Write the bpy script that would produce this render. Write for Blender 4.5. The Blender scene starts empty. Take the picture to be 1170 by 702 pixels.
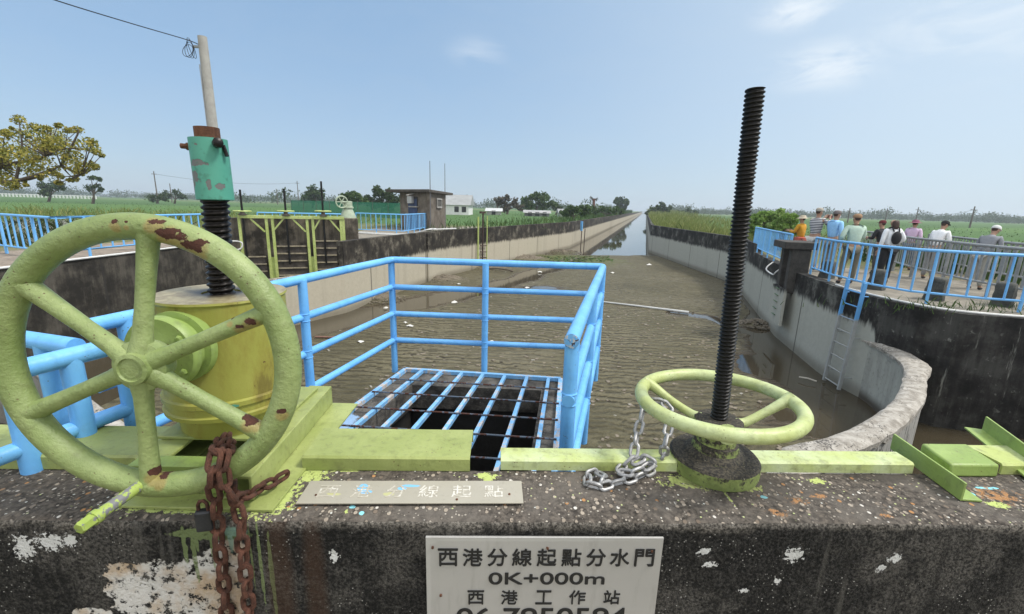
import bpy, bmesh, math, random
from mathutils import Vector, Matrix, noise as mn
random.seed(7)
V = Vector
S = bpy.context.scene
COL = S.collection
rad = math.radians

# ------------------------------------------------------------------ camera
F, PITCH, ROLL, CX, CY, EYE = 500., rad(12.85), rad(1.6), 585., 351., 1.65
FW = V((0, math.cos(PITCH), -math.sin(PITCH)))
_r = V((1, 0, 0)); _u = _r.cross(FW)
CR = _r*math.cos(ROLL)+_u*math.sin(ROLL); CU = -_r*math.sin(ROLL)+_u*math.cos(ROLL)
C0 = V((0, 0, EYE))
def ray(x, y): return CR*((x-CX)/F)-CU*((y-CY)/F)+FW
def PZ(x, y, z):                       # survey: sight line met by a level plane
    d = ray(x, y); return C0+d*((z-EYE)/d.z)
def PY(x, y, Y):                       # sight line met by the plane Y metres ahead
    d = ray(x, y); return C0+d*(Y/d.y)
def PP(x, y, a, b):                    # sight line met by the vertical plane through a, b
    n = V((b[1]-a[1], a[0]-b[0], 0)); d = ray(x, y)
    return C0+d*((V((a[0], a[1], 0))-C0).dot(n)/d.dot(n))
cam = bpy.data.objects.new("camera", bpy.data.cameras.new("camera")); COL.objects.link(cam)
m = Matrix((CR, CU, -FW)).transposed().to_4x4(); m.translation = C0
cam.matrix_world = m
cam.data.sensor_width = 36; cam.data.lens = 36*F/1170; cam.data.clip_end = 6000; cam.data.clip_start = .02
S.camera = cam

# ------------------------------------------------------------------ materials
class T:
    def __init__(s, name):
        s.m = bpy.data.materials.new(name); s.m.use_nodes = True
        s.t = s.m.node_tree; s.b = s.t.nodes['Principled BSDF']
        s.obj = s.n('ShaderNodeTexCoord').outputs['Object']
        g = s.n('ShaderNodeNewGeometry'); s.pos = g.outputs['Position']; s.nor = g.outputs['Normal']; s.isl = g.outputs['Random Per Island']
    def n(s, ty, **k):
        o = s.t.nodes.new(ty)
        for a, v in k.items(): setattr(o, a, v)
        return o
    def l(s, a, b):
        if isinstance(a, bpy.types.NodeSocket): s.t.links.new(a, b)
        else: b.default_value = a
    def noise(s, scale, det=4, rough=.55, co=None, dist=0):
        o = s.n('ShaderNodeTexNoise'); s.l(co or s.pos, o.inputs['Vector']); s.l(scale, o.inputs['Scale']); s.l(det, o.inputs['Detail'])
        s.l(rough, o.inputs['Roughness']); s.l(dist, o.inputs['Distortion']); return o.outputs['Fac']
    def vor(s, scale, out='Distance', co=None, feature='F1', rnd=1):
        o = s.n('ShaderNodeTexVoronoi', feature=feature); s.l(co or s.pos, o.inputs['Vector']); s.l(scale, o.inputs['Scale']); s.l(rnd, o.inputs['Randomness']); return o.outputs[out]
    def wave(s, scale, dist=3, det=2, co=None, dirn='Y', ds=1):
        o = s.n('ShaderNodeTexWave', bands_direction=dirn); s.l(co or s.pos, o.inputs['Vector']); s.l(scale, o.inputs['Scale']); s.l(dist, o.inputs['Distortion'])
        s.l(det, o.inputs['Detail']); s.l(ds, o.inputs['Detail Scale']); return o.outputs['Fac']
    def scale(s, v, co=None):
        o = s.n('ShaderNodeVectorMath', operation='MULTIPLY'); s.l(co or s.pos, o.inputs[0]); o.inputs[1].default_value = v; return o.outputs[0]
    def rot(s, a, co=None):
        o = s.n('ShaderNodeVectorRotate', rotation_type='Z_AXIS'); s.l(co or s.pos, o.inputs['Vector']); o.inputs['Angle'].default_value = a; return o.outputs[0]
    def ma(s, op, a, b=0., c=None, clamp=False):
        o = s.n('ShaderNodeMath', operation=op, use_clamp=clamp); s.l(a, o.inputs[0]); s.l(b, o.inputs[1])
        if c is not None: s.l(c, o.inputs[2])
        return o.outputs[0]
    def ss(s, v, a, b):                # smooth step a->b
        o = s.n('ShaderNodeMapRange', interpolation_type='SMOOTHSTEP'); s.l(v, o.inputs[0]); s.l(a, o.inputs[1]); s.l(b, o.inputs[2]); return o.outputs[0]
    def mix(s, f, a, b):
        o = s.n('ShaderNodeMix', data_type='RGBA'); s.l(f, o.inputs[0])
        for v, i in ((a, 6), (b, 7)):
            s.l(v if isinstance(v, bpy.types.NodeSocket) else (*v, 1)[:4], o.inputs[i])
        return o.outputs[2]
    def mixf(s, f, a, b):
        o = s.n('ShaderNodeMix', data_type='FLOAT'); s.l(f, o.inputs[0]); s.l(a, o.inputs[2]); s.l(b, o.inputs[3]); return o.outputs[0]
    def xyz(s, co=None):
        o = s.n('ShaderNodeSeparateXYZ'); s.l(co or s.pos, o.inputs[0]); return o.outputs
    def blobs(s, lst, amt=.6, nscale=30, soft=.12):   # mask from a list of (x,y,z,rx,ry,rz) in the world, ragged by noise
        best = None
        for (x, y, z, a, b, c) in lst:
            u = s.n('ShaderNodeVectorMath', operation='SUBTRACT'); s.l(s.pos, u.inputs[0]); u.inputs[1].default_value = (x, y, z)
            d = s.n('ShaderNodeVectorMath', operation='MULTIPLY'); s.l(u.outputs[0], d.inputs[0]); d.inputs[1].default_value = (1/a, 1/b, 1/c)
            q = s.n('ShaderNodeVectorMath', operation='LENGTH'); s.l(d.outputs[0], q.inputs[0]); v = q.outputs['Value']
            best = v if best is None else s.ma('MINIMUM', best, v)
        nz = s.ma('MULTIPLY_ADD', s.noise(nscale, 5, .65), amt*4, -amt*2)
        return s.ss(s.ma('ADD', best, nz), 1+soft, 1-soft)
    def out(s, col, rough=.6, bump=None, strength=.3, dist=.005, metal=0., spec=.5, **k):
        if not isinstance(col, bpy.types.NodeSocket): col = (*col, 1)[:4]
        s.l(col, s.b.inputs['Base Color']); s.l(rough, s.b.inputs['Roughness']); s.l(metal, s.b.inputs['Metallic']); s.l(spec, s.b.inputs['Specular IOR Level'])
        if bump is not None:
            o = s.n('ShaderNodeBump'); s.l(bump, o.inputs['Height']); o.inputs['Strength'].default_value = strength; o.inputs['Distance'].default_value = dist
            s.l(o.outputs[0], s.b.inputs['Normal'])
        for a, v in k.items(): s.l(v, s.b.inputs[a])
        return s.m

MATS = {}
def paint(name, col, dirt=(.08, .07, .05), rust=(.09, .03, .017), dirt_amt=.25, rust_thr=.72, rough=.45, spots=None, sc=1., worn=None, bump=.35, tint=None):
    t = T(name)
    n1 = t.noise(6*sc, 5, .6); n2 = t.noise(38*sc, 5, .65); n3 = t.noise(150*sc, 3)
    c2 = tint or tuple(min(1, x*1.18+.01) for x in col)
    c = t.mix(t.ss(n1, .35, .7), col, c2)
    c = t.mix(t.ma('MULTIPLY', t.ss(n2, .48, .72), dirt_amt), c, dirt)
    br = t.noise(24*sc, 4, .7, t.scale((1, 1, .16)), .4); c = t.mix(t.ma('MULTIPLY', t.ss(br, .52, .72), .35), c, tuple(x*.72 for x in col))
    vs_ = t.vor(75*sc, 'Distance'); sk = t.ma('MULTIPLY', t.ss(vs_, .17, .10), t.ss(t.noise(11*sc, 4, .6), .50, .60)); c = t.mix(t.ma('MULTIPLY', sk, .85), c, (.13, .075, .035))
    if worn: c = t.mix(t.ss(t.ma('ADD', n1, t.ma('MULTIPLY', n2, .5)), worn[1], worn[1]+.02), c, worn[0])
    r = t.ss(t.ma('ADD', t.ma('MULTIPLY', n2, .65), t.ma('MULTIPLY', n1, .35)), rust_thr, rust_thr+.015)
    if spots:
        sp = t.blobs(spots, .75, 55, .05); r = t.ma('MAXIMUM', r, sp)
        halo = t.blobs([(a, b, c_-.012, d*1.3, e*1.3, f*1.9) for a, b, c_, d, e, f in spots], .45, 30, .4)
        c = t.mix(t.ma('MULTIPLY', halo, .5), c, (.30, .17, .05))
    rc = t.mix(n3, rust, tuple(x*.35 for x in rust)); c = t.mix(r, c, rc)
    h = t.ma('ADD', t.ma('ADD', t.ma('MULTIPLY', n2, .75), t.ma('MULTIPLY', br, .3)), t.ma('MULTIPLY', r, -.45)); h = t.ma('ADD', h, t.ma('MULTIPLY', sk, -.25)); h = t.ma('ADD', h, t.ma('MULTIPLY', n3, .15))
    MATS[name] = t.out(c, t.mixf(r, rough, .9), h, bump, .006/sc**.5); return MATS[name]
def plain(name, col, rough=.7, var=.25, sc=8, bump=.2, bd=.004, metal=0., spec=.5, co='pos'):
    t = T(name); co = t.obj if co == 'obj' else t.pos
    n1 = t.noise(sc, 5, .6, co); n2 = t.noise(sc*9, 4, .6, co)
    f = t.ma('ADD', t.ma('MULTIPLY', n1, .6), t.ma('MULTIPLY', n2, .4))
    c = t.mix(t.ss(f, .3, .7), tuple(x*(1-var) for x in col), tuple(min(1, x*(1+var)) for x in col))
    MATS[name] = t.out(c, rough, f, bump, bd, metal, spec); return MATS[name]

# ------------------------------------------------------------------ mesh helpers
class B:
    def __init__(s): s.bm = bmesh.new(); s.mi = 0
    def face(s, vs):
        try: f = s.bm.faces.new(vs); f.material_index = s.mi; return f
        except ValueError: return None
    def box(s, c, d, rz=0, mat=None):
        M = mat or Matrix.Rotation(rz, 3, 'Z'); c = V(c); v = []
        for k in range(8):
            v.append(s.bm.verts.new(c+M @ V((((k & 1)-.5)*d[0], ((k >> 1 & 1)-.5)*d[1], ((k >> 2)-.5)*d[2]))))
        for q in ((0, 2, 3, 1), (4, 5, 7, 6), (0, 1, 5, 4), (2, 6, 7, 3), (0, 4, 6, 2), (1, 3, 7, 5)): s.face([v[i] for i in q])
        return s
    def bar(s, a, b, w, h, up=(0, 0, 1)):      # box beam from a to b, w wide (sideways), h high (along up)
        a, b = V(a), V(b); x = (b-a); L = x.length; x.normalize(); y = V(up).cross(x); y.normalize(); z = x.cross(y)
        return s.box((a+b)/2, (L, w, h), mat=Matrix((x, y, z)).transposed())
    def tube(s, pts, r, seg=12, closed=False, cap=True):
        pts = [V(p) for p in pts]; n = len(pts); rr = r if isinstance(r, (list, tuple)) else [r]*n
        rings = []; prev = None
        for i, p in enumerate(pts):
            if closed: t = (pts[(i+1) % n]-pts[i-1])
            else: t = pts[min(i+1, n-1)]-pts[max(i-1, 0)]
            t.normalize()
            if prev is None:
                a = t.orthogonal(); a.normalize()
            else:
                a = prev-t*prev.dot(t)
                if a.length < 1e-6: a = t.orthogonal()
                a.normalize()
            prev = a; b = t.cross(a)
            rings.append([s.bm.verts.new(p+(a*math.cos(2*math.pi*k/seg)+b*math.sin(2*math.pi*k/seg))*rr[i]) for k in range(seg)])
        rng = range(n) if closed else range(n-1)
        off = 0
        if closed:                                 # match twist of the last ring
            d = [(rings[0][k].co-rings[-1][0].co).length for k in range(seg)]; off = d.index(min(d))
        for i in rng:
            A, Bq = rings[i], rings[(i+1) % n]; o = off if (closed and i == n-1) else 0
            for k in range(seg): s.face((A[k], A[(k+1) % seg], Bq[(k+1+o) % seg], Bq[(k+o) % seg]))
        if cap and not closed: s.face(rings[0][::-1]); s.face(rings[-1])
        return s
    def cyl(s, a, b, r, seg=20, r2=None): return s.tube([a, b], [r, r if r2 is None else r2], seg)
    def lathe(s, prof, o, axis=(0, 0, 1), seg=40, cap=True):     # prof: (radius, height)
        o = V(o); z = V(axis).normalized(); x = z.orthogonal().normalized(); y = z.cross(x); rings = []
        for r, h in prof: rings.append([s.bm.verts.new(o+z*h+(x*math.cos(2*math.pi*k/seg)+y*math.sin(2*math.pi*k/seg))*max(r, 1e-4)) for k in range(seg)])
        for A, Bq in zip(rings, rings[1:]):
            for k in range(seg): s.face((A[k], A[(k+1) % seg], Bq[(k+1) % seg], Bq[k]))
        if cap: s.face(rings[0][::-1]); s.face(rings[-1])
        return s
    def torus(s, c, n, R, r, seg=72, rs=16):
        c, n = V(c), V(n).normalized(); a = n.orthogonal().normalized(); b = n.cross(a)
        return s.tube([c+(a*math.cos(2*math.pi*k/seg)+b*math.sin(2*math.pi*k/seg))*R for k in range(seg)], r, rs, True)
    def screw(s, a, b, r, pitch, depth, seg=28, per=8):
        a, b = V(a), V(b); z = (b-a); L = z.length; z.normalize(); x = z.orthogonal().normalized(); y = z.cross(x); rings = []
        n = int(L/pitch*per)
        for i in range(n+1):
            h = L*i/n; R = []
            for k in range(seg):
                ph = (h/pitch-k/seg) % 1; q = min(1, max(0, abs(ph-.5)*4-.5))
                R.append(s.bm.verts.new(a+z*h+(x*math.cos(2*math.pi*k/seg)+y*math.sin(2*math.pi*k/seg))*(r-depth*q)))
            rings.append(R)
        for A, Bq in zip(rings, rings[1:]):
            for k in range(seg): s.face((A[k], A[(k+1) % seg], Bq[(k+1) % seg], Bq[k]))
        s.face(rings[0][::-1]); s.face(rings[-1]); return s
    def prism(s, poly, z0, z1):
        lo = [s.bm.verts.new((p[0], p[1], z0)) for p in poly]; hi = [s.bm.verts.new((p[0], p[1], z1)) for p in poly]; n = len(poly)
        for i in range(n): s.face((lo[i], lo[(i+1) % n], hi[(i+1) % n], hi[i]))
        s.face(lo[::-1]); s.face(hi); return s
    def extr(s, poly, d):              # closed 3D polygon pushed along d
        lo = [s.bm.verts.new(V(p)) for p in poly]; hi = [s.bm.verts.new(V(p)+V(d)) for p in poly]; n = len(poly)
        for i in range(n): s.face((lo[i], lo[(i+1) % n], hi[(i+1) % n], hi[i]))
        s.face(lo[::-1]); s.face(hi); return s
    def ball(s, c, r, seg=12, sq=(1, 1, 1)):
        M = Matrix.Translation(V(c)) @ Matrix.Diagonal((r*sq[0], r*sq[1], r*sq[2], 1))
        q = bmesh.ops.create_uvsphere(s.bm, u_segments=seg, v_segments=max(6, seg*2//3), radius=1, matrix=M)
        for v in q['verts']:
            for f in v.link_faces: f.material_index = s.mi
        return s
    def ribbon(s, pts, th, z0, zt, side=1):     # wall along plan points; th metres thick to one side; zt: top heights
        pts = [V((p[0], p[1], 0)) for p in pts]; n = len(pts); zt = zt if isinstance(zt, (list, tuple)) else [zt]*n; rows = []
        for i, p in enumerate(pts):
            t = pts[min(i+1, n-1)]-pts[max(i-1, 0)]; t.normalize(); nn = V((t.y, -t.x, 0))*side*th
            rows.append([s.bm.verts.new(q) for q in ((p.x, p.y, z0), (p.x, p.y, zt[i]), (p.x+nn.x, p.y+nn.y, zt[i]), (p.x+nn.x, p.y+nn.y, z0))])
        for A, Bq in zip(rows, rows[1:]):
            for k in range(4): s.face((A[k], A[(k+1) % 4], Bq[(k+1) % 4], Bq[k]))
        s.face(rows[0]); s.face(rows[-1][::-1]); return s
    def obj(s, name, mat, parent=None, loc=None, smooth=35, bevel=0, fix=True):
        bm = s.bm
        if fix: bmesh.ops.recalc_face_normals(bm, faces=bm.faces)
        if smooth:
            lim = rad(smooth)
            for f in bm.faces: f.smooth = True
            for e in bm.edges:
                if len(e.link_faces) != 2 or e.calc_face_angle(0) > lim: e.smooth = False
        L = V(loc) if loc is not None else (parent_loc(parent) if parent else V((0, 0, 0)))
        bmesh.ops.translate(bm, verts=bm.verts, vec=-L)
        me = bpy.data.meshes.new(name); bm.to_mesh(me); bm.free()
        for q in (mat if isinstance(mat, (list, tuple)) else [mat]): me.materials.append(q)
        o = bpy.data.objects.new(name, me); COL.objects.link(o)
        if parent: o.parent = parent
        else: o.location = L
        if bevel:
            b = o.modifiers.new('bevel', 'BEVEL'); b.width = bevel; b.segments = 2; b.limit_method = 'ANGLE'; b.angle_limit = rad(40)
        return o
def parent_loc(p):
    L = V((0, 0, 0))
    while p: L += p.location; p = p.parent
    return L
def tag(o, label, cat, group=None):
    o['label'] = label; o['category'] = cat
    if group: o['group'] = group
    return o
def thing(name, loc, label, cat, group=None):
    o = bpy.data.objects.new(name, None); o.empty_display_size = .1; COL.objects.link(o); o.location = V(loc); return tag(o, label, cat, group)
def kind(o, k): o['kind'] = k; return o
def copy_tree(o, parent=None):
    c = o.copy(); COL.objects.link(c)
    if parent: c.parent = parent
    for ch in list(o.children): copy_tree(ch, c)
    return c
def lerp(a, b, t): return V(a)*(1-t)+V(b)*t
def resample(pts, step):
    pts = [V(p) for p in pts]; out = [pts[0]]
    for a, b in zip(pts, pts[1:]):
        n = max(1, int((b-a).length/step))
        out += [lerp(a, b, i/n) for i in range(1, n+1)]
    return out
def smooth_path(pts, n=8):             # Catmull-Rom
    P = [V(p) for p in pts]; P = [P[0]*2-P[1]]+P+[P[-1]*2-P[-2]]; out = []
    for i in range(1, len(P)-2):
        a, b, c, d = P[i-1:i+3]
        for k in range(n):
            t = k/n; out.append(.5*((2*b)+(c-a)*t+(2*a-5*b+4*c-d)*t*t+(3*b-a-3*c+d)*t**3))
    return out+[P[-2]]
def text_mesh(body, size, off=0., ext=.0008, squash=0.):
    cu = bpy.data.curves.new('lettering', 'FONT'); cu.body = body; cu.size = size; cu.offset = off; cu.bevel_depth = squash; cu.bevel_resolution = 0; cu.extrude = ext; cu.align_x = 'CENTER'; cu.align_y = 'CENTER'
    o = bpy.data.objects.new('lettering', cu); COL.objects.link(o); bpy.context.view_layer.update()
    me = bpy.data.meshes.new_from_object(o.evaluated_get(bpy.context.evaluated_depsgraph_get())); bpy.data.objects.remove(o)
    bm = bmesh.new(); bm.from_mesh(me); bpy.data.meshes.remove(me); return bm

# ------------------------------------------------------------------ sky, sun, haze
SUN_EL, SUN_AZ = rad(55), rad(99)           # azimuth measured from straight ahead towards the right
w = bpy.data.worlds.new("World"); S.world = w; w.use_nodes = True
nt = w.node_tree; bg = nt.nodes['Background']
sky = nt.nodes.new('ShaderNodeTexSky'); sky.sky_type = 'NISHITA'; sky.sun_disc = False
sky.sun_elevation = SUN_EL; sky.sun_rotation = SUN_AZ; sky.air_density = 1.0; sky.dust_density = .35; sky.ozone_density = 3.0
tc = nt.nodes.new('ShaderNodeTexCoord')
def puff(px, py, size, amp):                # a faint puff of cloud in that direction of the sky
    d = ray(px, py).normalized()
    s1 = nt.nodes.new('ShaderNodeVectorMath'); s1.operation = 'SUBTRACT'; nt.links.new(tc.outputs['Generated'], s1.inputs[0]); s1.inputs[1].default_value = d
    s2 = nt.nodes.new('ShaderNodeVectorMath'); s2.operation = 'MULTIPLY'; nt.links.new(s1.outputs[0], s2.inputs[0]); s2.inputs[1].default_value = (1/size, 1/size, 2.2/size)
    s3 = nt.nodes.new('ShaderNodeVectorMath'); s3.operation = 'LENGTH'; nt.links.new(s2.outputs[0], s3.inputs[0])
    mr = nt.nodes.new('ShaderNodeMapRange'); mr.interpolation_type = 'SMOOTHSTEP'; nt.links.new(s3.outputs['Value'], mr.inputs[0])
    mr.inputs[1].default_value = 1; mr.inputs[2].default_value = 0; mr.inputs[3].default_value = 0; mr.inputs[4].default_value = amp
    return mr.outputs[0]
nz = nt.nodes.new('ShaderNodeTexNoise'); nz.inputs['Scale'].default_value = 9; nz.inputs['Detail'].default_value = 7; nz.inputs['Roughness'].default_value = .6; nz.inputs['Distortion'].default_value = .6
mp = nt.nodes.new('ShaderNodeMapping'); mp.inputs['Scale'].default_value = (1, 1, 3); nt.links.new(tc.outputs['Generated'], mp.inputs[0]); nt.links.new(mp.outputs[0], nz.inputs['Vector'])
r1 = nt.nodes.new('ShaderNodeMapRange'); r1.interpolation_type = 'SMOOTHSTEP'; nt.links.new(nz.outputs['Fac'], r1.inputs[0]); r1.inputs[1].default_value = .38; r1.inputs[2].default_value = .66
acc = None
for a in ((911, 12, .09, .62), (945, 75, .12, .6), (545, 60, .08, .26), (1130, 20, .22, .3)):
    o = puff(*a)
    if acc is None: acc = o
    else:
        mm = nt.nodes.new('ShaderNodeMath'); mm.operation = 'MAXIMUM'; nt.links.new(acc, mm.inputs[0]); nt.links.new(o, mm.inputs[1]); acc = mm.outputs[0]
mu = nt.nodes.new('ShaderNodeMath'); mu.operation = 'MULTIPLY'; nt.links.new(acc, mu.inputs[0]); nt.links.new(r1.outputs[0], mu.inputs[1])
# thin high veil: whiter low down and towards the sun
sx = nt.nodes.new('ShaderNodeSeparateXYZ'); nt.links.new(tc.outputs['Generated'], sx.inputs[0])
def wm(op, a, b=0., c=None):
    o = nt.nodes.new('ShaderNodeMath'); o.operation = op
    for v, i in ((a, 0), (b, 1), (c, 2)):
        if v is None: continue
        if isinstance(v, bpy.types.NodeSocket): nt.links.new(v, o.inputs[i])
        else: o.inputs[i].default_value = v
    return o.outputs[0]
low = wm('POWER', wm('SUBTRACT', 1., wm('MAXIMUM', sx.outputs[2], 0.)), 5.)
dt = nt.nodes.new('ShaderNodeVectorMath'); dt.operation = 'DOT_PRODUCT'; nt.links.new(tc.outputs['Generated'], dt.inputs[0]); dt.inputs[1].default_value = V((.72, .52, .45)).normalized()
gl = wm('POWER', wm('MAXIMUM', dt.outputs['Value'], 0.), 4.)
vv = wm('ADD', wm('MULTIPLY', low, .66), 0.)
class _O: pass
veil = _O(); veil.outputs = [wm('MULTIPLY_ADD', r1.outputs[0], .05, wm('ADD', vv, .0))]
sm = nt.nodes.new('ShaderNodeMath'); sm.operation = 'ADD'; sm.use_clamp = True; sm.inputs[0].default_value = 0; nt.links.new(veil.outputs[0], sm.inputs[1])
mx = nt.nodes.new('ShaderNodeMix'); mx.data_type = 'RGBA'; nt.links.new(sm.outputs[0], mx.inputs[0]); ev = nt.nodes.new('ShaderNodeMix'); ev.data_type = 'RGBA'; ev.inputs[0].default_value = .6; nt.links.new(sky.outputs[0], ev.inputs[6]); ev.inputs[7].default_value = (2.15, 3.5, 5.15, 1)   # thin even haze under the blue
nt.links.new(ev.outputs[2], mx.inputs[6]); mx.inputs[7].default_value = (3.3, 4.0, 4.7, 1)
bk = wm('MULTIPLY', wm('MINIMUM', wm('MAXIMUM', wm('MULTIPLY', sx.outputs[1], -1.6), 0.), 1.), .75)   # added fill light: sky brightened behind the camera, out of view
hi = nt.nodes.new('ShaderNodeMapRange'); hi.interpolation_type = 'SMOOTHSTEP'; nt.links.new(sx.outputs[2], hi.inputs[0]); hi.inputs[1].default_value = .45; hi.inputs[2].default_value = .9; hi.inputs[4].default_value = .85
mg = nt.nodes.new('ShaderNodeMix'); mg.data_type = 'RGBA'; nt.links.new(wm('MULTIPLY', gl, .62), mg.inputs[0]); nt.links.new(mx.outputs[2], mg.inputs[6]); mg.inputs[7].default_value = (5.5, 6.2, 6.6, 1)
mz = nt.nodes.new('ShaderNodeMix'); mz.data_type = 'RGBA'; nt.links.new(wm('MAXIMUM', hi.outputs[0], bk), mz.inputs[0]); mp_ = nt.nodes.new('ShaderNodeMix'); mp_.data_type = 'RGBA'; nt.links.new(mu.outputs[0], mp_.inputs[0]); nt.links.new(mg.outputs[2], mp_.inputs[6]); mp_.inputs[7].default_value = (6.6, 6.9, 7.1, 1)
nt.links.new(mp_.outputs[2], mz.inputs[6]); mz.inputs[7].default_value = (11.5, 11.4, 11.2, 1)   # added fill: overhead and rear sky made brighter than the part in view
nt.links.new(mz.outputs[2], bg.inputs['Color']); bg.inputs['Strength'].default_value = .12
sl = bpy.data.lights.new('sun', 'SUN'); sl.energy = 2.7; sl.angle = rad(12); sl.color = (1, .96, .90)
so = bpy.data.objects.new('sun', sl); COL.objects.link(so)
sd = V((math.sin(SUN_AZ)*math.cos(SUN_EL), math.cos(SUN_AZ)*math.cos(SUN_EL), math.sin(SUN_EL)))
so.rotation_euler = (-sd).to_track_quat('-Z', 'Y').to_euler(); so.location = (0, 0, 30)
S.view_settings.view_transform = 'Standard'; S.view_settings.look = 'None'; S.view_settings.exposure = 0.35; S.view_settings.gamma = 1; S.view_settings.use_curve_mapping = False
HAZE_D = .0006
t = T('haze_air'); t.t.nodes.remove(t.b)
pv = t.n('ShaderNodeVolumePrincipled'); pv.inputs['Color'].default_value = (.84, .92, 1, 1); pv.inputs['Density'].default_value = HAZE_D; pv.inputs['Anisotropy'].default_value = .25
t.t.links.new(pv.outputs[0], t.t.nodes['Material Output'].inputs['Volume'])
hz = B().box((0, 0, 5.5), (2300, 2300, 19)).obj('haze', t.m, smooth=0); kind(hz, 'stuff')

# ------------------------------------------------------------------ plan of the place (metres, camera at 0,0)
HEAD = rad(16.3); hd = V((math.sin(HEAD), math.cos(HEAD), 0))
LW = [(-5.82, 15.0), (-5.3, 17.4), (-4.4, 21), (-3.9, 23.1), (5.5, 43.5)]; far = V((5.5, 43.5, 0))+hd*900; LW.append((far.x, far.y))
RW = [(12.7, 41.4), (12.25, 25), (11.0, 20.6), (8.42, 13.5), (7.66, 10.4), (7.5, 9.5), (7.52, 8.7), (7.64, 8.0), (7.95, 7.55), (8.85, 7.25), (13, 6.4)]
far2 = V((12.7, 41.4, 0))+hd*900; RW.insert(0, (far2.x, far2.y))
GA, GB = V((-11.3, 17.5, 0)), V((-4.9, 20.0, 0))     # line of the side gates
MUD, WATER = -2.1, -2.14
def dist_poly(p, poly):
    p = V((p[0], p[1])); best = 1e9
    for a, b in zip(poly, poly[1:]):
        a, b = V(a[:2]), V(b[:2]); d = b-a; tt = max(0, min(1, (p-a).dot(d)/max(d.length_squared, 1e-9))); best = min(best, (p-a-d*tt).length)
    return best

# ground: one sheet with the basin and canal cut out
hole = [(-11.42, .65), (-11.42, 17.5), (GB.x-.3, GB.y+.05)]+[(p[0]-.14, p[1]+.05) for p in LW[2:]]+[(far2.x+.14, far2.y)]+[(p[0]+.14, p[1]+.06) for p in RW[1:]]+[(13.1, 1.45)]
bm = bmesh.new()
def loop(pts):
    vs = [bm.verts.new((p[0], p[1], 0)) for p in pts]
    return [bm.edges.new((vs[i], vs[(i+1) % len(vs)])) for i in range(len(vs))]
G = 1130
ed = loop([(-G, -G), (G, -G), (G, G), (-G, G)])+loop(hole)
bmesh.ops.triangle_fill(bm, use_beauty=True, edges=ed, normal=(0, 0, 1))
b = B(); b.bm.free(); b.bm = bm
t = T('ground'); X, Yc, _ = t.xyz()
n1 = t.noise(.35, 6, .6); n2 = t.noise(3.5, 5, .7); n3 = t.noise(22, 4, .7)
soil = t.mix(n2, (.13, .10, .07), (.27, .22, .17)); soil = t.mix(t.ss(n3, .5, .75), soil, (.34, .31, .26))
weeds = t.mix(n2, (.05, .075, .02), (.19, .19, .07)); weeds = t.mix(t.ss(n3, .5, .7), weeds, (.12, .10, .05))
cell = t.vor(.011, 'Color', t.scale((1, 2.2, 1), t.rot(rad(-16))), rnd=.8)
cx = t.n('ShaderNodeSeparateColor'); t.l(cell, cx.inputs[0])
rows = t.wave(.55, 1.5, 2, t.rot(rad(-16)), 'X')
crop = t.mix(cx.outputs[0], (.035, .095, .012), (.07, .15, .02)); crop = t.mix(t.ss(cx.outputs[1], .8, .84), crop, (.15, .16, .06))
crop = t.mix(t.ma('MULTIPLY', t.ss(n2, .4, .7), .45), crop, (.03, .075, .014)); crop = t.mix(t.ma('MULTIPLY', rows, .2), crop, (.03, .06, .015))
# distance from the works decides bare soil -> weeds -> fields
dx = t.ma('ABSOLUTE', t.ma('SUBTRACT', X, 0.)); rr = t.ma('ADD', t.ma('POWER', t.ma('ADD', t.ma('MULTIPLY', X, X), t.ma('MULTIPLY', Yc, Yc)), .5), t.ma('MULTIPLY', n1, 9.))
c = t.mix(t.ss(rr, 22, 26), soil, weeds); c = t.mix(t.ss(rr, 40, 46), c, crop)
k = t.ss(t.ma('ADD', n2, t.ma('MULTIPLY', n1, .4)), .66, .78); c = t.mix(t.ma('MULTIPLY', k, t.ss(rr, 45, 30)), c, weeds)
ground = b.obj('ground', t.out(c, .95, t.ma('ADD', n3, n2), .6, .05), smooth=0); kind(ground, 'structure')

# mud bed: a height field; low places lie under the water sheet
WETL = [PZ(x, y, MUD) for x, y in ((660, 296), (628, 306), (590, 320), (545, 332), (480, 345), (410, 360), (340, 378), (250, 410))]
STREAM = [PZ(x, y, MUD) for x, y in ((770, 357.5), (786, 358.5), (812, 362), (850, 378))]
RB = [p for p in RW if p[1] < 45]
def wet(x, y):
    v = 0.
    d = dist_poly((x, y), WETL); wd = 1.0 if y > 20 else 1.25
    nn = mn.noise(V((x*.5, y*.5, 0)))*.55+mn.noise(V((x*1.7, y*1.7, 3)))*.2
    v = max(v, 1.25-d/wd+nn*.6)
    d = dist_poly((x, y), RB); wd = max(.25, min(3.0, .3+(16.5-y)*.25)) if x > 2 else .01
    v = max(v, 1.0-(d/wd-.5)*1.2+nn*.9 if y < 19 else 1-d/.3+nn*.5)
    d = dist_poly((x, y), STREAM); wd = .19+.10*max(0, min(1, (x-2.5)/3.2))
    v = max(v, 1.35-d/wd*.8+nn*.12)
    p = PUD
    d = math.hypot((x-p.x)/1.3, (y-p.y)/.55); v = max(v, 1.3-d+nn*.8)
    if y > 36.2+.23*x*.55+nn*1.3: v = max(v, min(2, (y-36.2-.1265*x-nn*1.3)*1.4))
    if x > 7.6 and y < 8.6: v = max(v, 1.5)
    if x < -7.5 and y < 14: v = max(v, .9+nn)
    return v
PUD = PZ(618, 328, MUD); HEAPS = [(PZ(432, 341, MUD), 1.1, .22), (PZ(600, 296, MUD), 2.2, .28), (PZ(560, 305, MUD), 2.0, .30), (PZ(640, 288, MUD), 2.4, .22), (PZ(510, 320, MUD), 1.2, .25), (PZ(865, 371, MUD), .6, .2)]
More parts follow.
